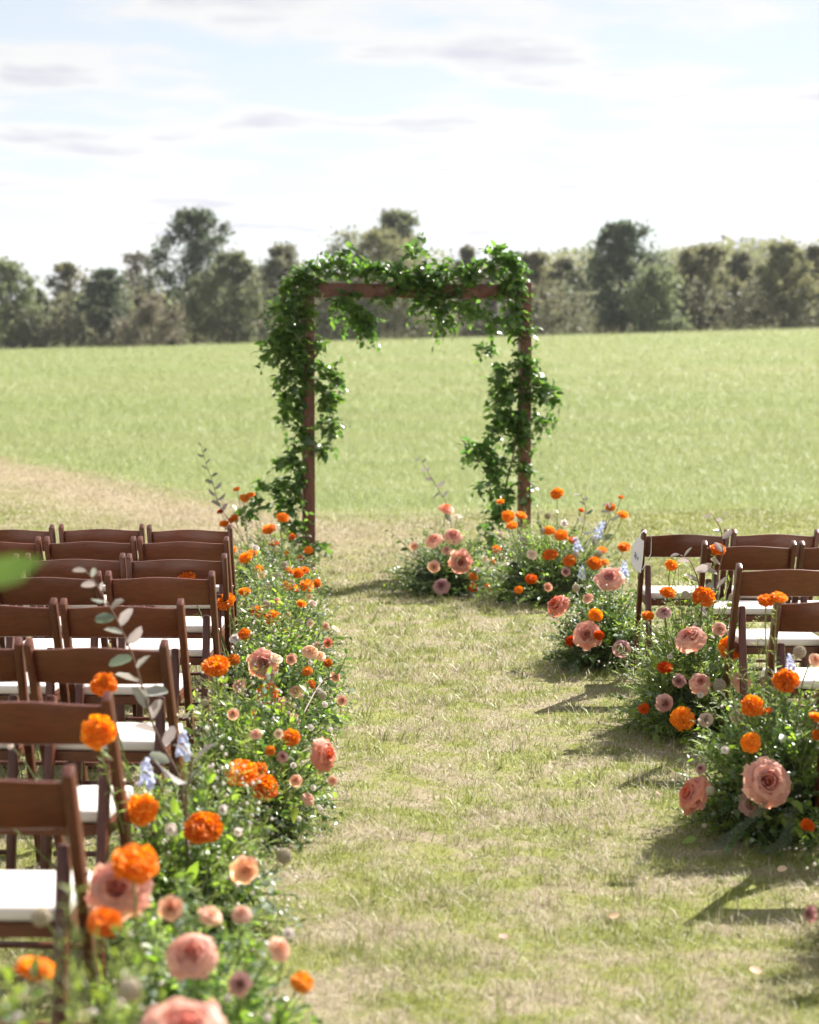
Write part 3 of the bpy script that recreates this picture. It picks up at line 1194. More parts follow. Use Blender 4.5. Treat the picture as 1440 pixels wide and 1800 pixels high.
def far_xy(rs, n):
    px = rs.uniform(-80, 1520, n)
    dd = rs.uniform(215, 300, n)
    top = np.interp(px, [-80, 60, 200, 560, 760, 1000, 1200, 1520], [5.0, 5.0, 6.5, 7.5, 8.0, 8.5, 8.8, 9.0])
    top = top + 1.2 * np.sin(px * .023 + .04 * dd) + .7 * np.sin(px * .061 + dd * .11)
    return px, dd, rs.uniform(0, 1, n) ** .7 * top - np.abs(rs.normal(0, .25, n))


wood_mass("woodland", "far wooded hillside behind the field trees", TREE['olive'], far_xy, 80000, 32, .50)

# ------------------------------------------------------------------ folding chairs
CH_W = .205


def chair_proto():
    """parts of the chair, its back post tops above the origin, facing +y"""
    parts = []
    for s in (-1, 1):
        parts.append(("leg", bar_mesh("chair_long_leg", (s * CH_W, .40, .0), (s * CH_W, -.002, .790), .024, .046, M['chair_leg'], .006)))
        parts.append(("leg", bar_mesh("chair_short_leg", (s * (CH_W - .036), .015, .0), (s * (CH_W - .036), .135, .605), .028, .042, M['chair_leg'], .007)))
    # crest rail: bowed back in plan, raised in the middle
    bm = bmesh.new()
    nx = 17
    rows = []
    for i in range(nx):
        t = i / (nx - 1) * 2 - 1
        xx = t * (CH_W - .013)
        bow = -.022 * (1 - t * t)
        ztop = .762 + .012 * (math.cos(t * math.pi * .92) * .5 + .5)
        zbot = .655
        yt, yb = (.8 - ztop) * .5, (.8 - zbot) * .5
        rows.append([bm.verts.new((xx, yt + bow - .009, ztop)), bm.verts.new((xx, yt + bow + .009, ztop)),
                     bm.verts.new((xx, yb + bow + .009, zbot)), bm.verts.new((xx, yb + bow - .009, zbot))])
    for a, b_ in zip(rows, rows[1:]):
        for k in range(4):
            bm.faces.new((a[k], a[(k + 1) % 4], b_[(k + 1) % 4], b_[k]))
    bm.faces.new(rows[0])
    bm.faces.new(rows[-1][::-1])
    bmesh.ops.recalc_face_normals(bm, faces=bm.faces[:])
    ed = [e for e in bm.edges if len(e.link_faces) == 2 and e.calc_face_angle(0) > .8 and abs(e.verts[0].co.x - e.verts[1].co.x) > .005]
    bmesh.ops.bevel(bm, geom=ed, offset=.004, segments=2, affect='EDGES', profile=.5)
    parts.append(("backrest", bm_mesh(bm, "chair_backrest", M['chair_wood'])))
    # seat: two side rails, front and rear rail
    bm = bmesh.new()
    for (cx, cy, sx, sy) in ((-.168, .295, .022, .33), (.168, .295, .022, .33), (0, .142, .314, .024), (0, .448, .314, .024), (0, .295, .314, .282)):
        r = bmesh.ops.create_cube(bm, size=1)
        for v in r['verts']:
            th = .030 if sy != .282 else .012
            v.co = Vector((v.co.x * sx + cx, v.co.y * sy + cy, v.co.z * th + .418))
    parts.append(("seat", bm_mesh(bm, "chair_seat", M['chair_wood'], False)))
    bm = bmesh.new()
    bmesh.ops.create_cube(bm, size=1)
    for v in bm.verts:
        v.co = Vector((v.co.x * .350, v.co.y * .325 + .297, v.co.z * .034 + .4515))
    bevelled(bm, .012, 3)
    parts.append(("cushion", bm_mesh(bm, "chair_cushion", M['cushion'])))
    parts.append(("stretcher", bar_mesh("chair_stretcher", (-CH_W + .013, .325, .15), (CH_W - .013, .325, .15), .022, .014, M['chair_leg'], .004)))
    parts.append(("stretcher", bar_mesh("chair_stretcher_rear", (-CH_W + .05, .075, .13), (CH_W - .05, .075, .13), .022, .014, M['chair_leg'], .004)))
    for s in (-1, 1):
        V, F = tube([(s * (CH_W + .0125), .131, .545), (s * (CH_W + .0165), .131, .545)], [.009, .007], 10)
        mb = MB()
        mb.add(V, F)
        parts.append(("bolt", mb.mesh("chair_bolt", M['bolt'], False)))
    return parts


CHAIR = chair_proto()


def chair(cx, d, rz, label):
    o = empty("folding_chair", (cx, d, 0), label, "chair", "wooden folding chairs in rows", rz)
    for nm, me in CHAIR:
        link(nm, me, o)
    return o


ORD = ["nearest", "second", "third", "fourth", "fifth", "sixth", "seventh", "farthest"]
left_rows = [(-.683, 4.12, 1), (-.741, 5.08, 1), (-.716, 6.07, 2), (-.785, 7.13, 2), (-.768, 8.06, 3), (-.785, 8.80, 3), (-.853, 9.68, 3), (-.898, 10.38, 3)]
wordpos = ["at the aisle", "second from the aisle", "third from the aisle"]
for i, (xr, d, cnt) in enumerate(left_rows):
    xx = xr - .014
    for k in range(cnt):
        cx = xx - CH_W
        rowname = ORD[i] + (" row counted from the camera" if 0 < i < 7 else " row")
        chair(cx, d + rng.normal(0, .018), rng.normal(0, .03), f"brown folding chair {wordpos[k]}, left side, {rowname}")
        xx = cx - CH_W - rng.uniform(.030, .046)
right_rows = [(1.157, 10.08, 2, "farthest"), (1.366, 9.43, 2, "second farthest"), (1.353, 8.35, 1, "third farthest"), (1.31, 7.24, 1, "fourth farthest"), (1.375, 6.5, 1, "fifth farthest")]
for xl, d, cnt, nm in right_rows:
    xx = xl
    for k in range(cnt):
        cx = xx + CH_W
        chair(cx, d + rng.normal(0, .01), rng.normal(0, .015), f"brown folding chair {wordpos[k]}, right side, {nm} row")
        xx = cx + CH_W + rng.uniform(.028, .038)

# ------------------------------------------------------------------ paper tag on the right front chair
tg = empty("paper_tag", (1.13, 10.07, 0), "white paper tag on a ribbon, hung over the aisle chair post", "tag")
bm = bmesh.new()
nn = 13
pr = []
for i in range(nn):                                             # loop of ribbon over the post
    w = i / (nn - 1) * math.pi
    pr.append((.03 + .030 * math.cos(w) , -.035, .745 + .050 * math.sin(w)))
mb = MB()
V = []
for q in pr:
    V += [(q[0], q[1] - .012, q[2]), (q[0], q[1] + .012, q[2])]
V += [(.058, -.047, .68), (.058, -.023, .68), (.015, -.047, .60), (.015, -.023, .60)]
F = [(2 * i, 2 * i + 1, 2 * i + 3, 2 * i + 2) for i in range(nn - 1)] + [(0, 1, 2 * nn + 1, 2 * nn), (2 * nn, 2 * nn + 1, 2 * nn + 3, 2 * nn + 2)]
mb.add(np.array(V), F)
link("ribbon_loop", mb.mesh("ribbon_loop", M['paper'], True), tg)
bm.free()
bm = bmesh.new()
outl = [(-.012, .765), (.022, .745), (.018, .66), (.008, .585), (-.018, .60), (-.044, .645), (-.034, .72)]
vf = [bm.verts.new((a, -.048 - .10 * (a - .02), c)) for a, c in outl]
vb = [bm.verts.new((a, -.046 - .10 * (a - .02), c)) for a, c in outl]
bm.faces.new(vf)
bm.faces.new(vb[::-1])
for i in range(len(outl)):
    j = (i + 1) % len(outl)
    bm.faces.new((vf[i], vf[j], vb[j], vb[i]))
link("card", bm_mesh(bm, "tag_card", M['paper'], False), tg)
mk = [(-.020, .690), (-.014, .668), (-.024, .676), (-.018, .658), (-.004, .664), (-.010, .650)]
V, F = tube([(a, -.050 - .10 * (a - .02), c) for a, c in mk], .0022, 5)
mb = MB()
mb.add(V, F)
link("ink_mark", mb.mesh("ink_mark", M['ink']), tg)

# ------------------------------------------------------------------ arch
ARCH_D0, ARCH_D1 = 15.6, 15.95
aL, aR = P(543, 1010, ARCH_D0), P(921, 985, ARCH_D1)
aL[2] = aR[2] = 0
aw = aR - aL
ang = math.atan2(aw[1], aw[0])
AW = float(np.linalg.norm(aw))
arch = empty("wedding_arch", (aL + aR) / 2, "square wooden wedding arch hung with leafy vines", "arch", None, ang)
AH = 2.24
hw = AW / 2
link("post", bar_mesh("arch_post", (-hw, 0, 0), (-hw, 0, AH - .005), .088, .088, M['arch_wood'], .005), arch)
link("post", bar_mesh("arch_post_right", (hw, 0, 0), (hw, 0, AH - .005), .088, .088, M['arch_wood'], .005), arch)
link("beam", bar_mesh("arch_beam", (-hw + .046, 0, AH - .075), (hw - .046, 0, AH - .075), .088, .108, M['arch_wood'], .005), arch)
for s in (-1, 1):
    link("foot", bar_mesh("arch_foot", (s * hw, -.30, .03), (s * hw, -.046, .03), .06, .05, M['arch_wood'], .004), arch)
    link("foot", bar_mesh("arch_foot_back", (s * hw, .046, .03), (s * hw, .30, .03), .06, .05, M['arch_wood'], .004), arch)


def arch_d(px):
    return ARCH_D0 + (ARCH_D1 - ARCH_D0) * (px - 543) / 378.0


def garland(name, label, clusters, vine_px, seed, keep=100):
    """clusters: (px, py, rx, ry, sprigs, droop) in the photograph's pixels at the arch"""
    rs = np.random.default_rng(seed)
    v0 = vine_px[0]
    root = empty(name, P(v0[0], v0[1], arch_d(v0[0])), label, "garland", "leafy garlands on the arch")
    org = np.array(root.location)
    Mall, Lall = [], []
    tw = MB()
    for px, py, rx, ry, ns, droop in clusters:
        d = arch_d(px) - .05
        c = P(px, py, d)
        sx, sz = rx * d / FPX, ry * d / FPX
        sy = min(.20, .55 * max(min(sx, sz) * 1.6, .09))
        for _ in range(int(ns * 1.6)):
            v = rs.normal(0, 1, 3)
            v /= np.linalg.norm(v)
            rr = rs.uniform(0, .55)
            p0 = c + v * rr * np.array([sx, sy, sz])
            out = v * np.array([sx, sy, sz]) * rs.uniform(.55, 1.15) + rs.normal(0, .03, 3)
            tip = c + out
            tip[2] -= droop * rs.uniform(.0, .14)
            if rs.random() < .10:                   # a loose trailing sprig
                tip = c + (tip - c) * 1.5 - np.array([0, 0, .08 * max(droop, 0)])
            ln = np.linalg.norm(tip - p0)
            if ln < .07:
                tip = p0 + norm(tip - p0) * .09
                ln = .09
            mid = (p0 + tip) / 2 + np.array([rs.normal(0, .03), rs.normal(0, .03), .05])
            nl = int(np.clip(ln / .028, 5, 14))
            Mx, pl = sprig(p0, mid, tip, nl, .088, .1, .95, rs)
            Mall.append(Mx)
            Lall.append(pl)
            V, F = tube(bezier(p0, mid, tip, 5), [.003, .0026, .0022, .0018, .0014], 4, False)
            tw.add(V, F)
    Mall, Lall = np.concatenate(Mall), np.concatenate(Lall)
    # vine that carries the sprigs
    vp = np.array([P(a, b_, arch_d(a) - .02 + rs.normal(0, .03)) for a, b_ in vine_px])
    V, F = tube(vp, .007, 5)
    mb = MB()
    mb.add(V, F)
    vo = link("vine", mb.mesh("vine", M['twig'], True), root)
    vo.matrix_basis = Matrix.Translation(-root.location)
    # the leaves that show largest, one by one (nearest to the camera and at the outline)
    score = -(Lall[:, 1]) + .6 * np.linalg.det(Mall) ** (1 / 3) * 10 + rs.normal(0, .08, len(Lall))
    order = np.argsort(-score)
    for i in order[:keep]:
        place("leaf", single_leaf('garland', M['leaf_garland']), root, Mall[i], Lall[i])
    rest = order[keep:]
    mb = MB()
    mb.add_many(GLEAF_V, LEAF_F, Mall[rest], Lall[rest] - org)
    tag(link("foliage", mb.mesh("foliage", M['leaf_garland'], True), root), kind="stuff")
    to = tag(link("twigs", tw.mesh("twigs", M['stem'], True), root), kind="stuff")
    to.matrix_basis = Matrix.Translation(-root.location)
    return root


garland("leafy_garland", "dense leafy garland down the left arch post", [
    (538, 505, 20, 26, 10, .3), (535, 560, 22, 36, 10, .4), (540, 630, 18, 30, 8, .5), (540, 685, 16, 30, 6, .5), (520, 500, 36, 26, 16, .3), (505, 545, 40, 34, 22, .4), (495, 590, 38, 34, 22, .5), (478, 615, 24, 26, 8, .9), (520, 620, 34, 34, 18, .5),
    (560, 600, 18, 14, 4, .5), (512, 665, 30, 34, 18, .5), (575, 665, 28, 28, 14, .3), (580, 705, 24, 30, 14, .4), (512, 720, 26, 34, 16, .7),
    (580, 745, 22, 26, 11, .7), (530, 765, 26, 22, 10, .7), (565, 790, 16, 16, 5, .6), (512, 815, 30, 22, 12, .2), (505, 850, 34, 26, 14, .3),
    (462, 865, 22, 24, 6, .3), (505, 890, 34, 30, 14, .4), (445, 890, 24, 20, 5, .2), (520, 930, 34, 28, 12, .4), (548, 965, 34, 22, 12, .3), (430, 905, 20, 14, 4, .2)],
    [(545, 985), (538, 930), (528, 860), (535, 790), (545, 720), (533, 650), (530, 580), (532, 505)], 51, 100)
garland("leafy_garland", "leafy garland draped along the arch beam", [
    (705, 500, 36, 18, 12, .2), (755, 505, 36, 18, 12, .2), (838, 505, 14, 10, 4, .1), (895, 500, 20, 18, 6, .1), (545, 478, 30, 18, 12, .0), (590, 472, 36, 16, 12, .0), (612, 455, 16, 18, 4, -.2), (640, 478, 36, 14, 12, .0), (690, 482, 40, 20, 16, .1),
    (735, 452, 22, 24, 7, -.2), (745, 490, 40, 26, 20, .2), (795, 478, 36, 20, 14, .1), (840, 478, 34, 18, 12, .0), (880, 468, 34, 26, 14, -.1),
    (865, 452, 22, 14, 4, -.4), (905, 480, 22, 20, 9, .1), (608, 530, 34, 26, 15, .5), (625, 562, 38, 28, 18, .7), (655, 570, 20, 24, 7, .8),
    (680, 525, 30, 12, 6, .3), (745, 535, 38, 22, 14, .6), (785, 525, 36, 22, 13, .4), (775, 562, 30, 22, 11, .8), (825, 545, 30, 20, 9, .5), (850, 565, 26, 14, 6, .5), (868, 522, 22, 14, 4, .5)],
    [(530, 500), (570, 484), (620, 482), (670, 496), (720, 505), (770, 496), (820, 486), (870, 490), (918, 500)], 52, 100)
garland("leafy_garland", "loose leafy garland down the right arch post", [
    (920, 825, 16, 24, 7, .5), (924, 865, 14, 22, 5, .4), (916, 690, 18, 40, 11, .5), (914, 745, 16, 30, 8, .5), (918, 550, 14, 30, 6, .4), (905, 510, 22, 26, 9, .3), (900, 550, 26, 24, 9, .5), (920, 590, 18, 30, 8, .5), (885, 575, 18, 14, 4, .4), (850, 620, 24, 12, 4, .7), (925, 640, 22, 26, 11, .4),
    (890, 650, 26, 28, 13, .7), (880, 690, 28, 36, 18, .9), (940, 680, 26, 30, 13, .5), (965, 700, 22, 34, 8, .6), (900, 735, 30, 34, 18, .8), (955, 745, 24, 26, 8, .8),
    (870, 745, 24, 30, 9, .9), (915, 775, 18, 22, 8, .5), (850, 790, 28, 24, 8, .6), (875, 815, 30, 26, 14, .6), (865, 850, 30, 24, 12, .6), (880, 880, 26, 22, 9, .5),
    (870, 920, 22, 26, 9, .4), (860, 960, 22, 24, 8, .3), (832, 790, 20, 30, 4, .7)],
    [(885, 985), (878, 930), (888, 860), (905, 790), (912, 720), (918, 640), (922, 570), (920, 500)], 53, 100)

# ------------------------------------------------------------------ flower arrangements
A = Arrangement
arrs = {}


def arr(key, label, cx, cd, rx, ry, h, seed, greens, flowers, keep=26):
    a = A("flower_arrangement", label, cx, cd, rx, ry, h, seed)
    a.core()
    a.green(greens, keep)
    a.flowers(flowers)
    arrs[key] = a
    return a


arr('L0', "blurred flower arrangement at the bottom left corner with a huge pink rose", -.56, 3.10, .32, .32, .76, 100,
    {'broad': 36, 'deep': 16, 'fern': 44, 'grey': 16, 'spray': 14},
    [('r', 325, 1812, 150, 3.0, (.1, -.55, .8)), ('s', 228, 1740, 46, 3.05), ('m', 62, 1705, 64, 3.5), ('w', 30, 1790, 22, 3.0)], 20)
arr('L1', "near left arrangement with a round pink rose and small peach roses", -.46, 4.35, .27, .38, .50, 101,
    {'broad': 46, 'deep': 40, 'fern': 40, 'small': 26, 'grey': 16, 'spray': 30},
    [('r', 336, 1675, 84, 4.05), ('p', 300, 1597, 42, 4.2), ('p', 371, 1608, 42, 4.2), ('p', 425, 1606, 34, 4.3), ('p', 492, 1668, 44, 4.2), ('a', 531, 1728, 44, 4.3),
     ('u', 421, 1730, 36, 4.05), ('m', 237, 1520, 88, 4.1, (.1, -.4, .9)), ('r', 206, 1562, 96, 4.2, (-.1, -.9, .35)), ('m', 184, 1622, 58, 3.9), ('s', 72, 1612, 36, 4.0),
     ('w', 508, 1640, 24, 4.3), ('w', 400, 1755, 16, 4.0), ('w', 470, 1790, 18, 4.1)])
arr('L2', "left arrangement with two big marigolds, blue sprigs and a tall eucalyptus stem", -.62, 5.70, .30, .40, .48, 102,
    {'broad': 60, 'deep': 26, 'fern': 70, 'small': 20, 'grey': 36, 'spray': 70},
    [('m', 357, 1456, 66, 5.4), ('m', 248, 1425, 62, 5.3), ('m', 183, 1205, 50, 5.6, (-.2, -.4, .85), True), ('m', 172, 1288, 62, 4.95, (.1, -.75, .6), True),
     ('p', 431, 1530, 50, 5.2), ('s', 500, 1505, 30, 5.6), ('b', 322, 1318, 38, 5.7), ('b', 258, 1368, 40, 5.5), ('w', 300, 1460, 26, 5.4), ('w', 395, 1425, 24, 5.6),
     ('w', 340, 1470, 18, 5.4), ('w', 420, 1462, 18, 5.5), ('m', -4, 1435, 30, 5.0), ('w', 20, 1312, 14, 5.2)])
arr('L3', "left arrangement with a knot of three marigolds and a coral rose facing the aisle", -.54, 7.05, .31, .48, .55, 103,
    {'broad': 66, 'deep': 46, 'fern': 64, 'small': 60, 'grey': 20, 'spray': 76},
    [('m', 426, 1360, 54, 6.5), ('m', 464, 1385, 50, 6.45), ('m', 456, 1352, 30, 6.6), ('m', 379, 1172, 47, 7.0, None, True), ('m', 512, 1297, 32),
     ('c', 575, 1326, 50, None, (.75, -.55, .25)), ('p', 543, 1404, 24), ('p', 520, 1372, 22), ('u', 497, 1330, 20), ('w', 550, 1385, 13), ('w', 545, 1280, 14), ('w', 580, 1284, 12),
     ('p', 520, 1262, 22, 7.3), ('w', 516, 1345, 13), ('s', 360, 1235, 14, 7.0), ('w', 330, 1262, 18, 6.9), ('w', 560, 1420, 12), ('w', 525, 1440, 12), ('p', 450, 1290, 22), ('k', 490, 1290, 20), ('a', 475, 1320, 18), ('p', 585, 1372, 18), ('p', 410, 1255, 20)], 34)
arr('L4', "left arrangement with a full pink rose above one round marigold", -.58, 8.95, .32, .48, .57, 104,
    {'broad': 62, 'deep': 40, 'fern': 60, 'small': 60, 'grey': 44, 'spray': 70},
    [('r', 463, 1166, 46, None, (.1, -.95, .25)), ('k', 484, 1158, 30, None, (.3, -.5, .8)), ('k', 478, 1190, 28), ('m', 470, 1220, 40, None, (0, -.9, .4)), ('r', 502, 1241, 32, None, (.7, -.6, .2)),
     ('m', 396, 1058, 38, 8.9, None, True), ('m', 368, 1055, 18, 8.9), ('m', 328, 1015, 32, 8.8, None, True), ('m', 375, 1011, 15, 8.9), ('p', 546, 1145, 28), ('p', 563, 1152, 22), ('a', 540, 1180, 20),
     ('a', 577, 1166, 17), ('a', 547, 1203, 17), ('p', 512, 1158, 20), ('w', 560, 1215, 14), ('s', 567, 1222, 16), ('p', 602, 1231, 18), ('w', 570, 1240, 14), ('a', 410, 1160, 26), ('w', 415, 1125, 24), ('w', 545, 1165, 11), ('m', 430, 1115, 22), ('p', 520, 1215, 22), ('k', 535, 1222, 18), ('p', 590, 1190, 18), ('m', 445, 1260, 24), ('p', 420, 1205, 22)], 32)
arr('L5', "left arrangement with a cream bud reaching over the aisle and a deep orange marigold", -.65, 10.6, .33, .50, .56, 105,
    {'broad': 40, 'deep': 36, 'fern': 56, 'small': 50, 'grey': 60, 'spray': 50},
    [('m', 480, 1087, 32), ('m', 451, 1075, 22), ('k', 590, 1106, 18, None, (.6, -.3, .7)), ('c', 577, 1130, 17), ('k', 550, 1061, 19), ('s', 468, 1062, 16), ('k', 505, 1082, 18), ('p', 573, 1100, 14),
     ('s', 527, 1093, 12), ('p', 486, 1056, 13), ('w', 540, 1170, 12), ('p', 520, 1120, 18), ('k', 545, 1095, 16), ('a', 500, 1110, 16), ('m', 530, 1062, 18), ('p', 560, 1135, 16), ('m', 430, 1040, 20)], 24)
arr('L6', "left arrangement with a row of seed pods among clustered marigolds", -.82, 12.3, .36, .55, .52, 106,
    {'broad': 44, 'deep': 26, 'fern': 70, 'small': 40, 'grey': 66, 'spray': 40},
    [('m', 523, 1008, 22), ('m', 510, 1004, 18), ('m', 535, 1003, 18), ('m', 539, 1030, 27), ('m', 556, 1026, 17), ('m', 504, 1030, 20), ('m', 518, 1034, 16), ('s', 500, 994, 16), ('s', 489, 1014, 17), ('s', 510, 1026, 18),
     ('m', 403, 969, 27, 12.2, None, True), ('m', 432, 981, 26, 12.2), ('m', 443, 973, 18, 12.3), ('w', 448, 966, 18, 12.3), ('s', 486, 967, 16, 12.6), ('p', 460, 1010, 14), ('k', 470, 1030, 14), ('m', 455, 1000, 16), ('p', 545, 1050, 14)], 22)
a = arr('L7', "arrangement of loose marigolds at the foot of the left arch post", -.98, 14.6, .38, .5, .46, 107,
        {'broad': 40, 'deep': 40, 'fern': 50, 'small': 30, 'grey': 30, 'spray': 26},
        [('m', 473, 931, 25, 14.6), ('m', 497, 910, 22, 14.6), ('m', 513, 944, 15, 14.6), ('d', 484, 957, 18, 14.5), ('m', 506, 974, 16, 14.4), ('m', 542, 967, 16, 14.4), ('m', 529, 982, 15, 14.4), ('m', 394, 921, 18, 14.7),
         ('m', 411, 912, 19, 14.7), ('m', 416, 860, 12, 14.8), ('m', 441, 870, 16, 14.8), ('a', 430, 876, 18, 14.8), ('d', 388, 899, 14, 14.8)], 22)
a.eucalyptus([(354, 785), (362, 815), (375, 850), (382, 880), (395, 905)], 14.7, 13, .075)

a = arr('R1', "low arrangement of pink roses left of the right arch post", .28, 14.4, .46, .45, .50, 110,
        {'broad': 20, 'deep': 70, 'fern': 20, 'small': 66, 'grey': 20, 'spray': 24},
        [('r', 762, 949, 31), ('r', 797, 942, 31), ('r', 811, 988, 36), ('u', 776, 1030, 29), ('c', 785, 893, 27), ('p', 763, 996, 21), ('p', 785, 967, 17), ('p', 728, 960, 15), ('u', 880, 941, 17),
         ('m', 873, 966, 17), ('m', 867, 988, 11), ('a', 832, 1014, 17), ('d', 832, 1033, 16), ('m', 857, 1033, 14), ('k', 852, 983, 17), ('w', 838, 1003, 13), ('k', 804, 908, 18)], 24)
a.eucalyptus([(738, 806), (752, 830), (772, 862), (785, 885), (795, 930)], 14.5, 12, .07, mat=M['leaf_euc'], kind='leaf')
a.eucalyptus([(682, 932), (700, 945), (722, 970), (745, 1000)], 14.4, 11, .05, name="pittosporum_stem", mat=M['leaf_dark'], kind='leaf')
a = arr('R2', "wide arrangement of many marigolds with blue sprigs right of the arch", .97, 13.9, .54, .5, .60, 111,
        {'broad': 50, 'deep': 50, 'fern': 80, 'small': 40, 'grey': 50, 'spray': 40},
        [('m', 880, 882, 14, 14.2), ('m', 893, 908, 25), ('m', 916, 906, 20), ('m', 900, 924, 20), ('m', 979, 868, 22, 14.0), ('m', 965, 933, 19), ('m', 986, 941, 25), ('m', 1007, 950, 17), ('m', 967, 976, 27), ('m', 1002, 986, 25),
         ('d', 934, 1018, 22), ('m', 912, 1037, 15), ('m', 1045, 991, 26), ('m', 1063, 989, 15), ('m', 1097, 962, 23), ('m', 1058, 967, 18), ('m', 1095, 905, 19, 14.0), ('a', 1073, 892, 19, 14.0), ('m', 1022, 897, 10, 14.0), ('m', 1092, 874, 10, 14.0),
         ('p', 963, 1032, 15), ('u', 995, 1005, 15), ('b', 1052, 935, 24), ('b', 1015, 962, 22), ('b', 1023, 1012, 20), ('b', 1098, 1003, 20), ('w', 993, 920, 16), ('s', 955, 933, 13), ('s', 963, 907, 12), ('s', 1013, 977, 14), ('s', 1053, 973, 14), ('k', 935, 975, 22)], 26)
a.eucalyptus([(1020, 868), (1030, 890), (1028, 915), (1020, 950)], 13.95, 7, .075)
a.eucalyptus([(1068, 885), (1075, 905), (1060, 940), (1040, 970)], 13.9, 8, .08)
a = arr('R3', "small arrangement with three large pink roses beside the tagged chair", 1.05, 10.85, .34, .42, .48, 112,
        {'broad': 22, 'deep': 70, 'fern': 26, 'small': 90, 'grey': 34, 'spray': 40},
        [('r', 1072, 1014, 42, 10.8, (-.1, -.7, .6)), ('c', 978, 1063, 40, None, (-.6, -.45, .55)), ('r', 1032, 1116, 44, None, (-.15, -.95, .2)), ('p', 1033, 1051, 19), ('m', 1047, 1081, 25, None, (.1, -.9, .35)), ('d', 1003, 1127, 18),
         ('d', 1053, 1117, 18), ('u', 1093, 1140, 30), ('s', 1013, 1033, 15), ('b', 1097, 1010, 22, 10.9)], 28)
a.eucalyptus([(950, 1075), (975, 1085), (1000, 1100), (1030, 1130)], 10.7, 12, .028, name="pittosporum_stem", mat=M['leaf_dark'], kind='leaf')
a = arr('R4', "tall mixed arrangement with five bright marigolds in front of the right chairs", 1.26, 9.0, .34, .45, .62, 113,
        {'broad': 70, 'deep': 56, 'fern': 80, 'small': 60, 'grey': 30, 'spray': 46},
        [('m', 1262, 966, 28, 9.1, None, True), ('m', 1180, 994, 24, 9.0, None, True), ('m', 1174, 1042, 30, 8.95), ('m', 1237, 1049, 37, 8.9, (0, -.85, .5)), ('m', 1139, 1083, 24), ('m', 1286, 1139, 44, None, (-.1, -.9, .4)), ('d', 1169, 1174, 28),
         ('m', 1200, 1264, 42, None, (0, -.9, .4)), ('d', 1132, 1246, 20), ('r', 1212, 1119, 46, None, (-.3, -.6, .65)), ('u', 1167, 1076, 26), ('p', 1265, 1105, 25), ('r', 1232, 1200, 35, None, (.0, -.8, .5)), ('u', 1194, 1197, 23), ('p', 1305, 1199, 35),
         ('u', 1169, 1236, 31), ('k', 1241, 1265, 31), ('k', 1293, 1260, 34), ('s', 1205, 1046, 16, 8.9), ('s', 1289, 1050, 17, 8.9), ('s', 1265, 1205, 25), ('w', 1231, 1222, 13), ('w', 1178, 1155, 11)], 34)
a.eucalyptus([(1252, 905), (1268, 930), (1272, 970), (1262, 1010), (1255, 1060)], 9.05, 9, .07)
a.eucalyptus([(1195, 975), (1214, 985), (1228, 1020), (1235, 1070)], 9.0, 7, .075)
a = arr('R5', "near right arrangement with the large pink rose and trailing gauze ribbon", 1.27, 7.05, .32, .45, .54, 114,
        {'broad': 56, 'deep': 70, 'fern': 66, 'small': 90, 'grey': 30, 'spray': 34},
        [('r', 1350, 1375, 72, None, (-.02, -.95, .32)), ('c', 1212, 1393, 58, None, (-.80, -.35, .45)), ('u', 1322, 1412, 40, 6.75), ('m', 1382, 1197, 45, 6.9, (-.1, -.8, .55)), ('m', 1322, 1242, 42, None, (-.1, -.75, .6)), ('m', 1347, 1251, 22, 6.9),
         ('m', 1320, 1306, 38, None, (0, -.95, .3)), ('d', 1420, 1451, 27), ('m', 1437, 1262, 32, 6.8), ('m', 1437, 1293, 24, 6.8), ('m', 1347, 1056, 32, 7.0, None, True), ('m', 1369, 1051, 30, 7.0, None, True),
         ('u', 1232, 1351, 18), ('s', 1249, 1390, 18), ('s', 1406, 1146, 24, 7.0), ('p', 1434, 1160, 22, 7.0), ('b', 1390, 1168, 22, 6.9), ('w', 1275, 1320, 18), ('s', 1238, 1452, 10)], 36)
# trailing gauze ribbon of that arrangement
for k, pix in enumerate(([(1345, 1410), (1325, 1440), (1285, 1470), (1262, 1490), (1248, 1496)], [(1395, 1420), (1388, 1455), (1380, 1480), (1358, 1497), (1335, 1502)])):
    cv = np.array([P(px, py, 6.60 - .02 * i) for i, (px, py) in enumerate(pix)])
    cv[:, 2] = np.maximum(cv[:, 2], .012)
    V, F = [], []
    for i, q in enumerate(cv):
        w_ = .012 + .006 * i
        V += [q + np.array([-w_, .0, .004]), q + np.array([0, -.012, -.002 + .006]), q + np.array([w_, .0, .004])]
    for i in range(len(cv) - 1):
        F += [(3 * i, 3 * i + 1, 3 * i + 4, 3 * i + 3), (3 * i + 1, 3 * i + 2, 3 * i + 5, 3 * i + 4)]
    mb = MB()
    mb.add(np.array(V) - a.c, F)
    link("ribbon", mb.mesh("ribbon", M['ribbon'], True), a.root)
a = arr('R6', "arrangement cut off by the right edge low in the photo", 1.39, 5.62, .24, .36, .46, 115,
        {'broad': 40, 'deep': 40, 'fern': 36, 'small': 40, 'grey': 20, 'spray': 10},
        [('u', 1424, 1606, 30, 5.3, (-.8, -.4, .2)), ('r', 1500, 1560, 70, 5.3), ('m', 1500, 1440, 55, 5.6)], 14)
arr('R7', "arrangement just outside the right edge whose shade falls into the bottom corner", 1.22, 4.55, .26, .34, .56, 116,
    {'broad': 46, 'deep': 46, 'fern': 40, 'small': 30}, [('m', 1660, 1500, 70, 4.5)], 4)

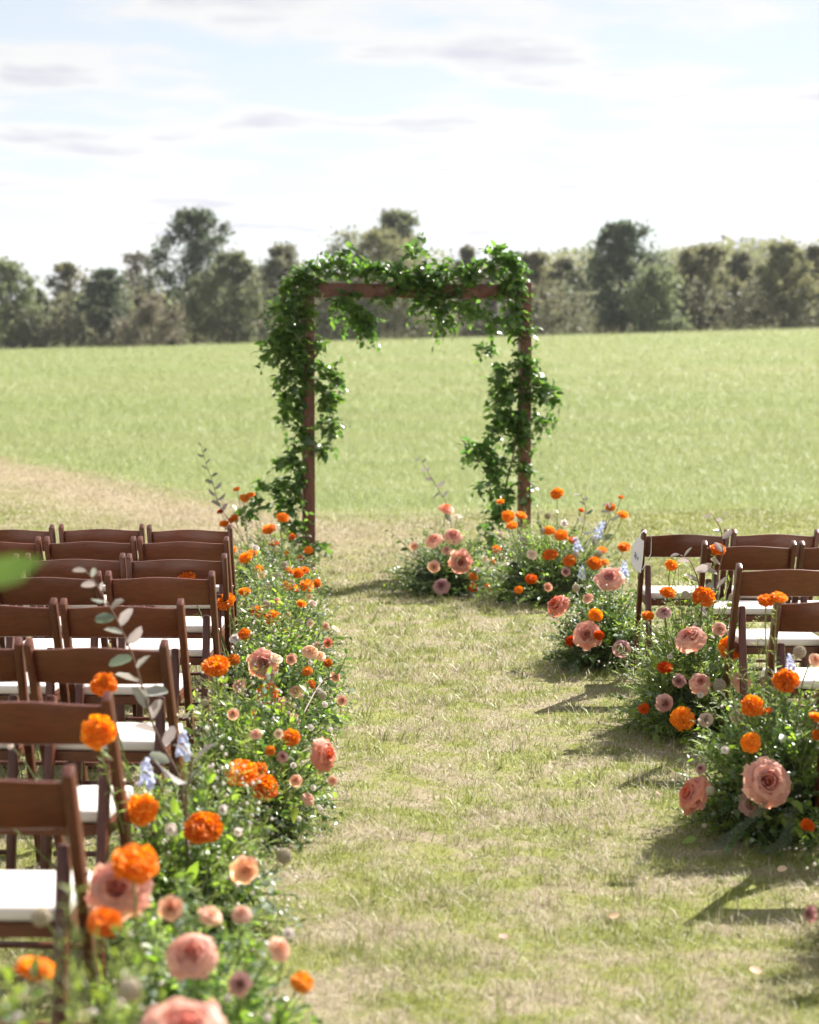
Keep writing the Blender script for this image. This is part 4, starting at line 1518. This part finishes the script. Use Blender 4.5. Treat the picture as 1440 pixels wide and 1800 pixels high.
# the tall eucalyptus stem in front of the left chairs, and large leaves lower on it
arrs['L2'].eucalyptus([(152, 1004), (170, 1028), (190, 1062), (207, 1092), (222, 1125), (238, 1165), (252, 1215), (264, 1262), (285, 1310), (320, 1370)], 5.75, 20, .066, tip_d=5.6)
arrs['L2'].eucalyptus([(338, 1330), (335, 1360), (325, 1400)], 5.35, 4, .115, name="broad_leaf_stem", kind='leaf')
arrs['L3'].eucalyptus([(610, 1150), (596, 1185), (560, 1200)], 8.3, 8, .05, name="pittosporum_stem", mat=M['leaf_dark'], kind='leaf')
# a tall leafy branch of the nearest arrangement; one leaf of it hangs into the frame, far out of focus
p_top = P(-14, 1030, 2.2)
br = arrs['L0']
br.eucalyptus([(-50, 900), (-34, 1060), (-150, 1280), (-260, 1600)], 2.3, 5, .095, name="leafy_branch", mat=M['leaf_dark'], kind='leaf', tip_d=2.15)

# ------------------------------------------------------------------ petals lying on the grass
for k, (px, py, s, lab) in enumerate((
        (1070, 1612, .030, "pale fallen petal in the sunlit middle of the aisle"),
        (1336, 1712, .034, "curled fallen petal at the tip of the lower right shadow"),
        (1160, 1395, .026, "dark fallen leaf left of the coral rose"),
        (1366, 1530, .030, "small fallen petal on the grass below the gauze ribbon"),
        (890, 1650, .026, "faint fallen petal low in the middle of the aisle"))):
    r_ = ray(px, py)
    q = np.array([0, 0, CAM_H]) + r_ * ((.03 - CAM_H) / r_[2])
    Mx = frames(np.array([[math.cos(k * 2.1), math.sin(k * 2.1), .25]]), np.array([[.2, -.5, 1.0]]), [s * 1.1])[0]
    o = link("fallen_petal", single_leaf('round', M['petal_dusty'] if k == 4 else M['petal_peach'] if k != 2 else M['petal_dusty']))
    m4 = Matrix.Identity(4)
    for i in range(3):
        for j in range(3):
            m4[i][j] = float(Mx[i][j])
        m4[i][3] = float(q[i])
    o.matrix_basis = m4
    tag(o, lab, "petal", "petals lying on the lawn")

# ------------------------------------------------------------------ thin summer haze over the fields
bm = bmesh.new()
bmesh.ops.create_cube(bm, size=1)
for v in bm.verts:
    v.co = Vector((v.co.x * 1900, v.co.y * 1640 + 730, (v.co.z + .5) * 30 - 2.0))
hz = bpy.data.meshes.new("haze")
bm.to_mesh(hz)
bm.free()
m = bpy.data.materials.new("haze_air")
m.use_nodes = True
m.node_tree.nodes.clear()
ho = m.node_tree.nodes.new("ShaderNodeOutputMaterial")
hv = m.node_tree.nodes.new("ShaderNodeVolumePrincipled")
hv.inputs["Color"].default_value = (.93, .95, 1.0, 1)
hv.inputs["Density"].default_value = .00015
hv.inputs["Anisotropy"].default_value = .2
m.node_tree.links.new(hv.outputs[0], ho.inputs["Volume"])
hz.materials.append(m)
tag(link("haze", hz), "thin pale haze over the far trees", kind="stuff")
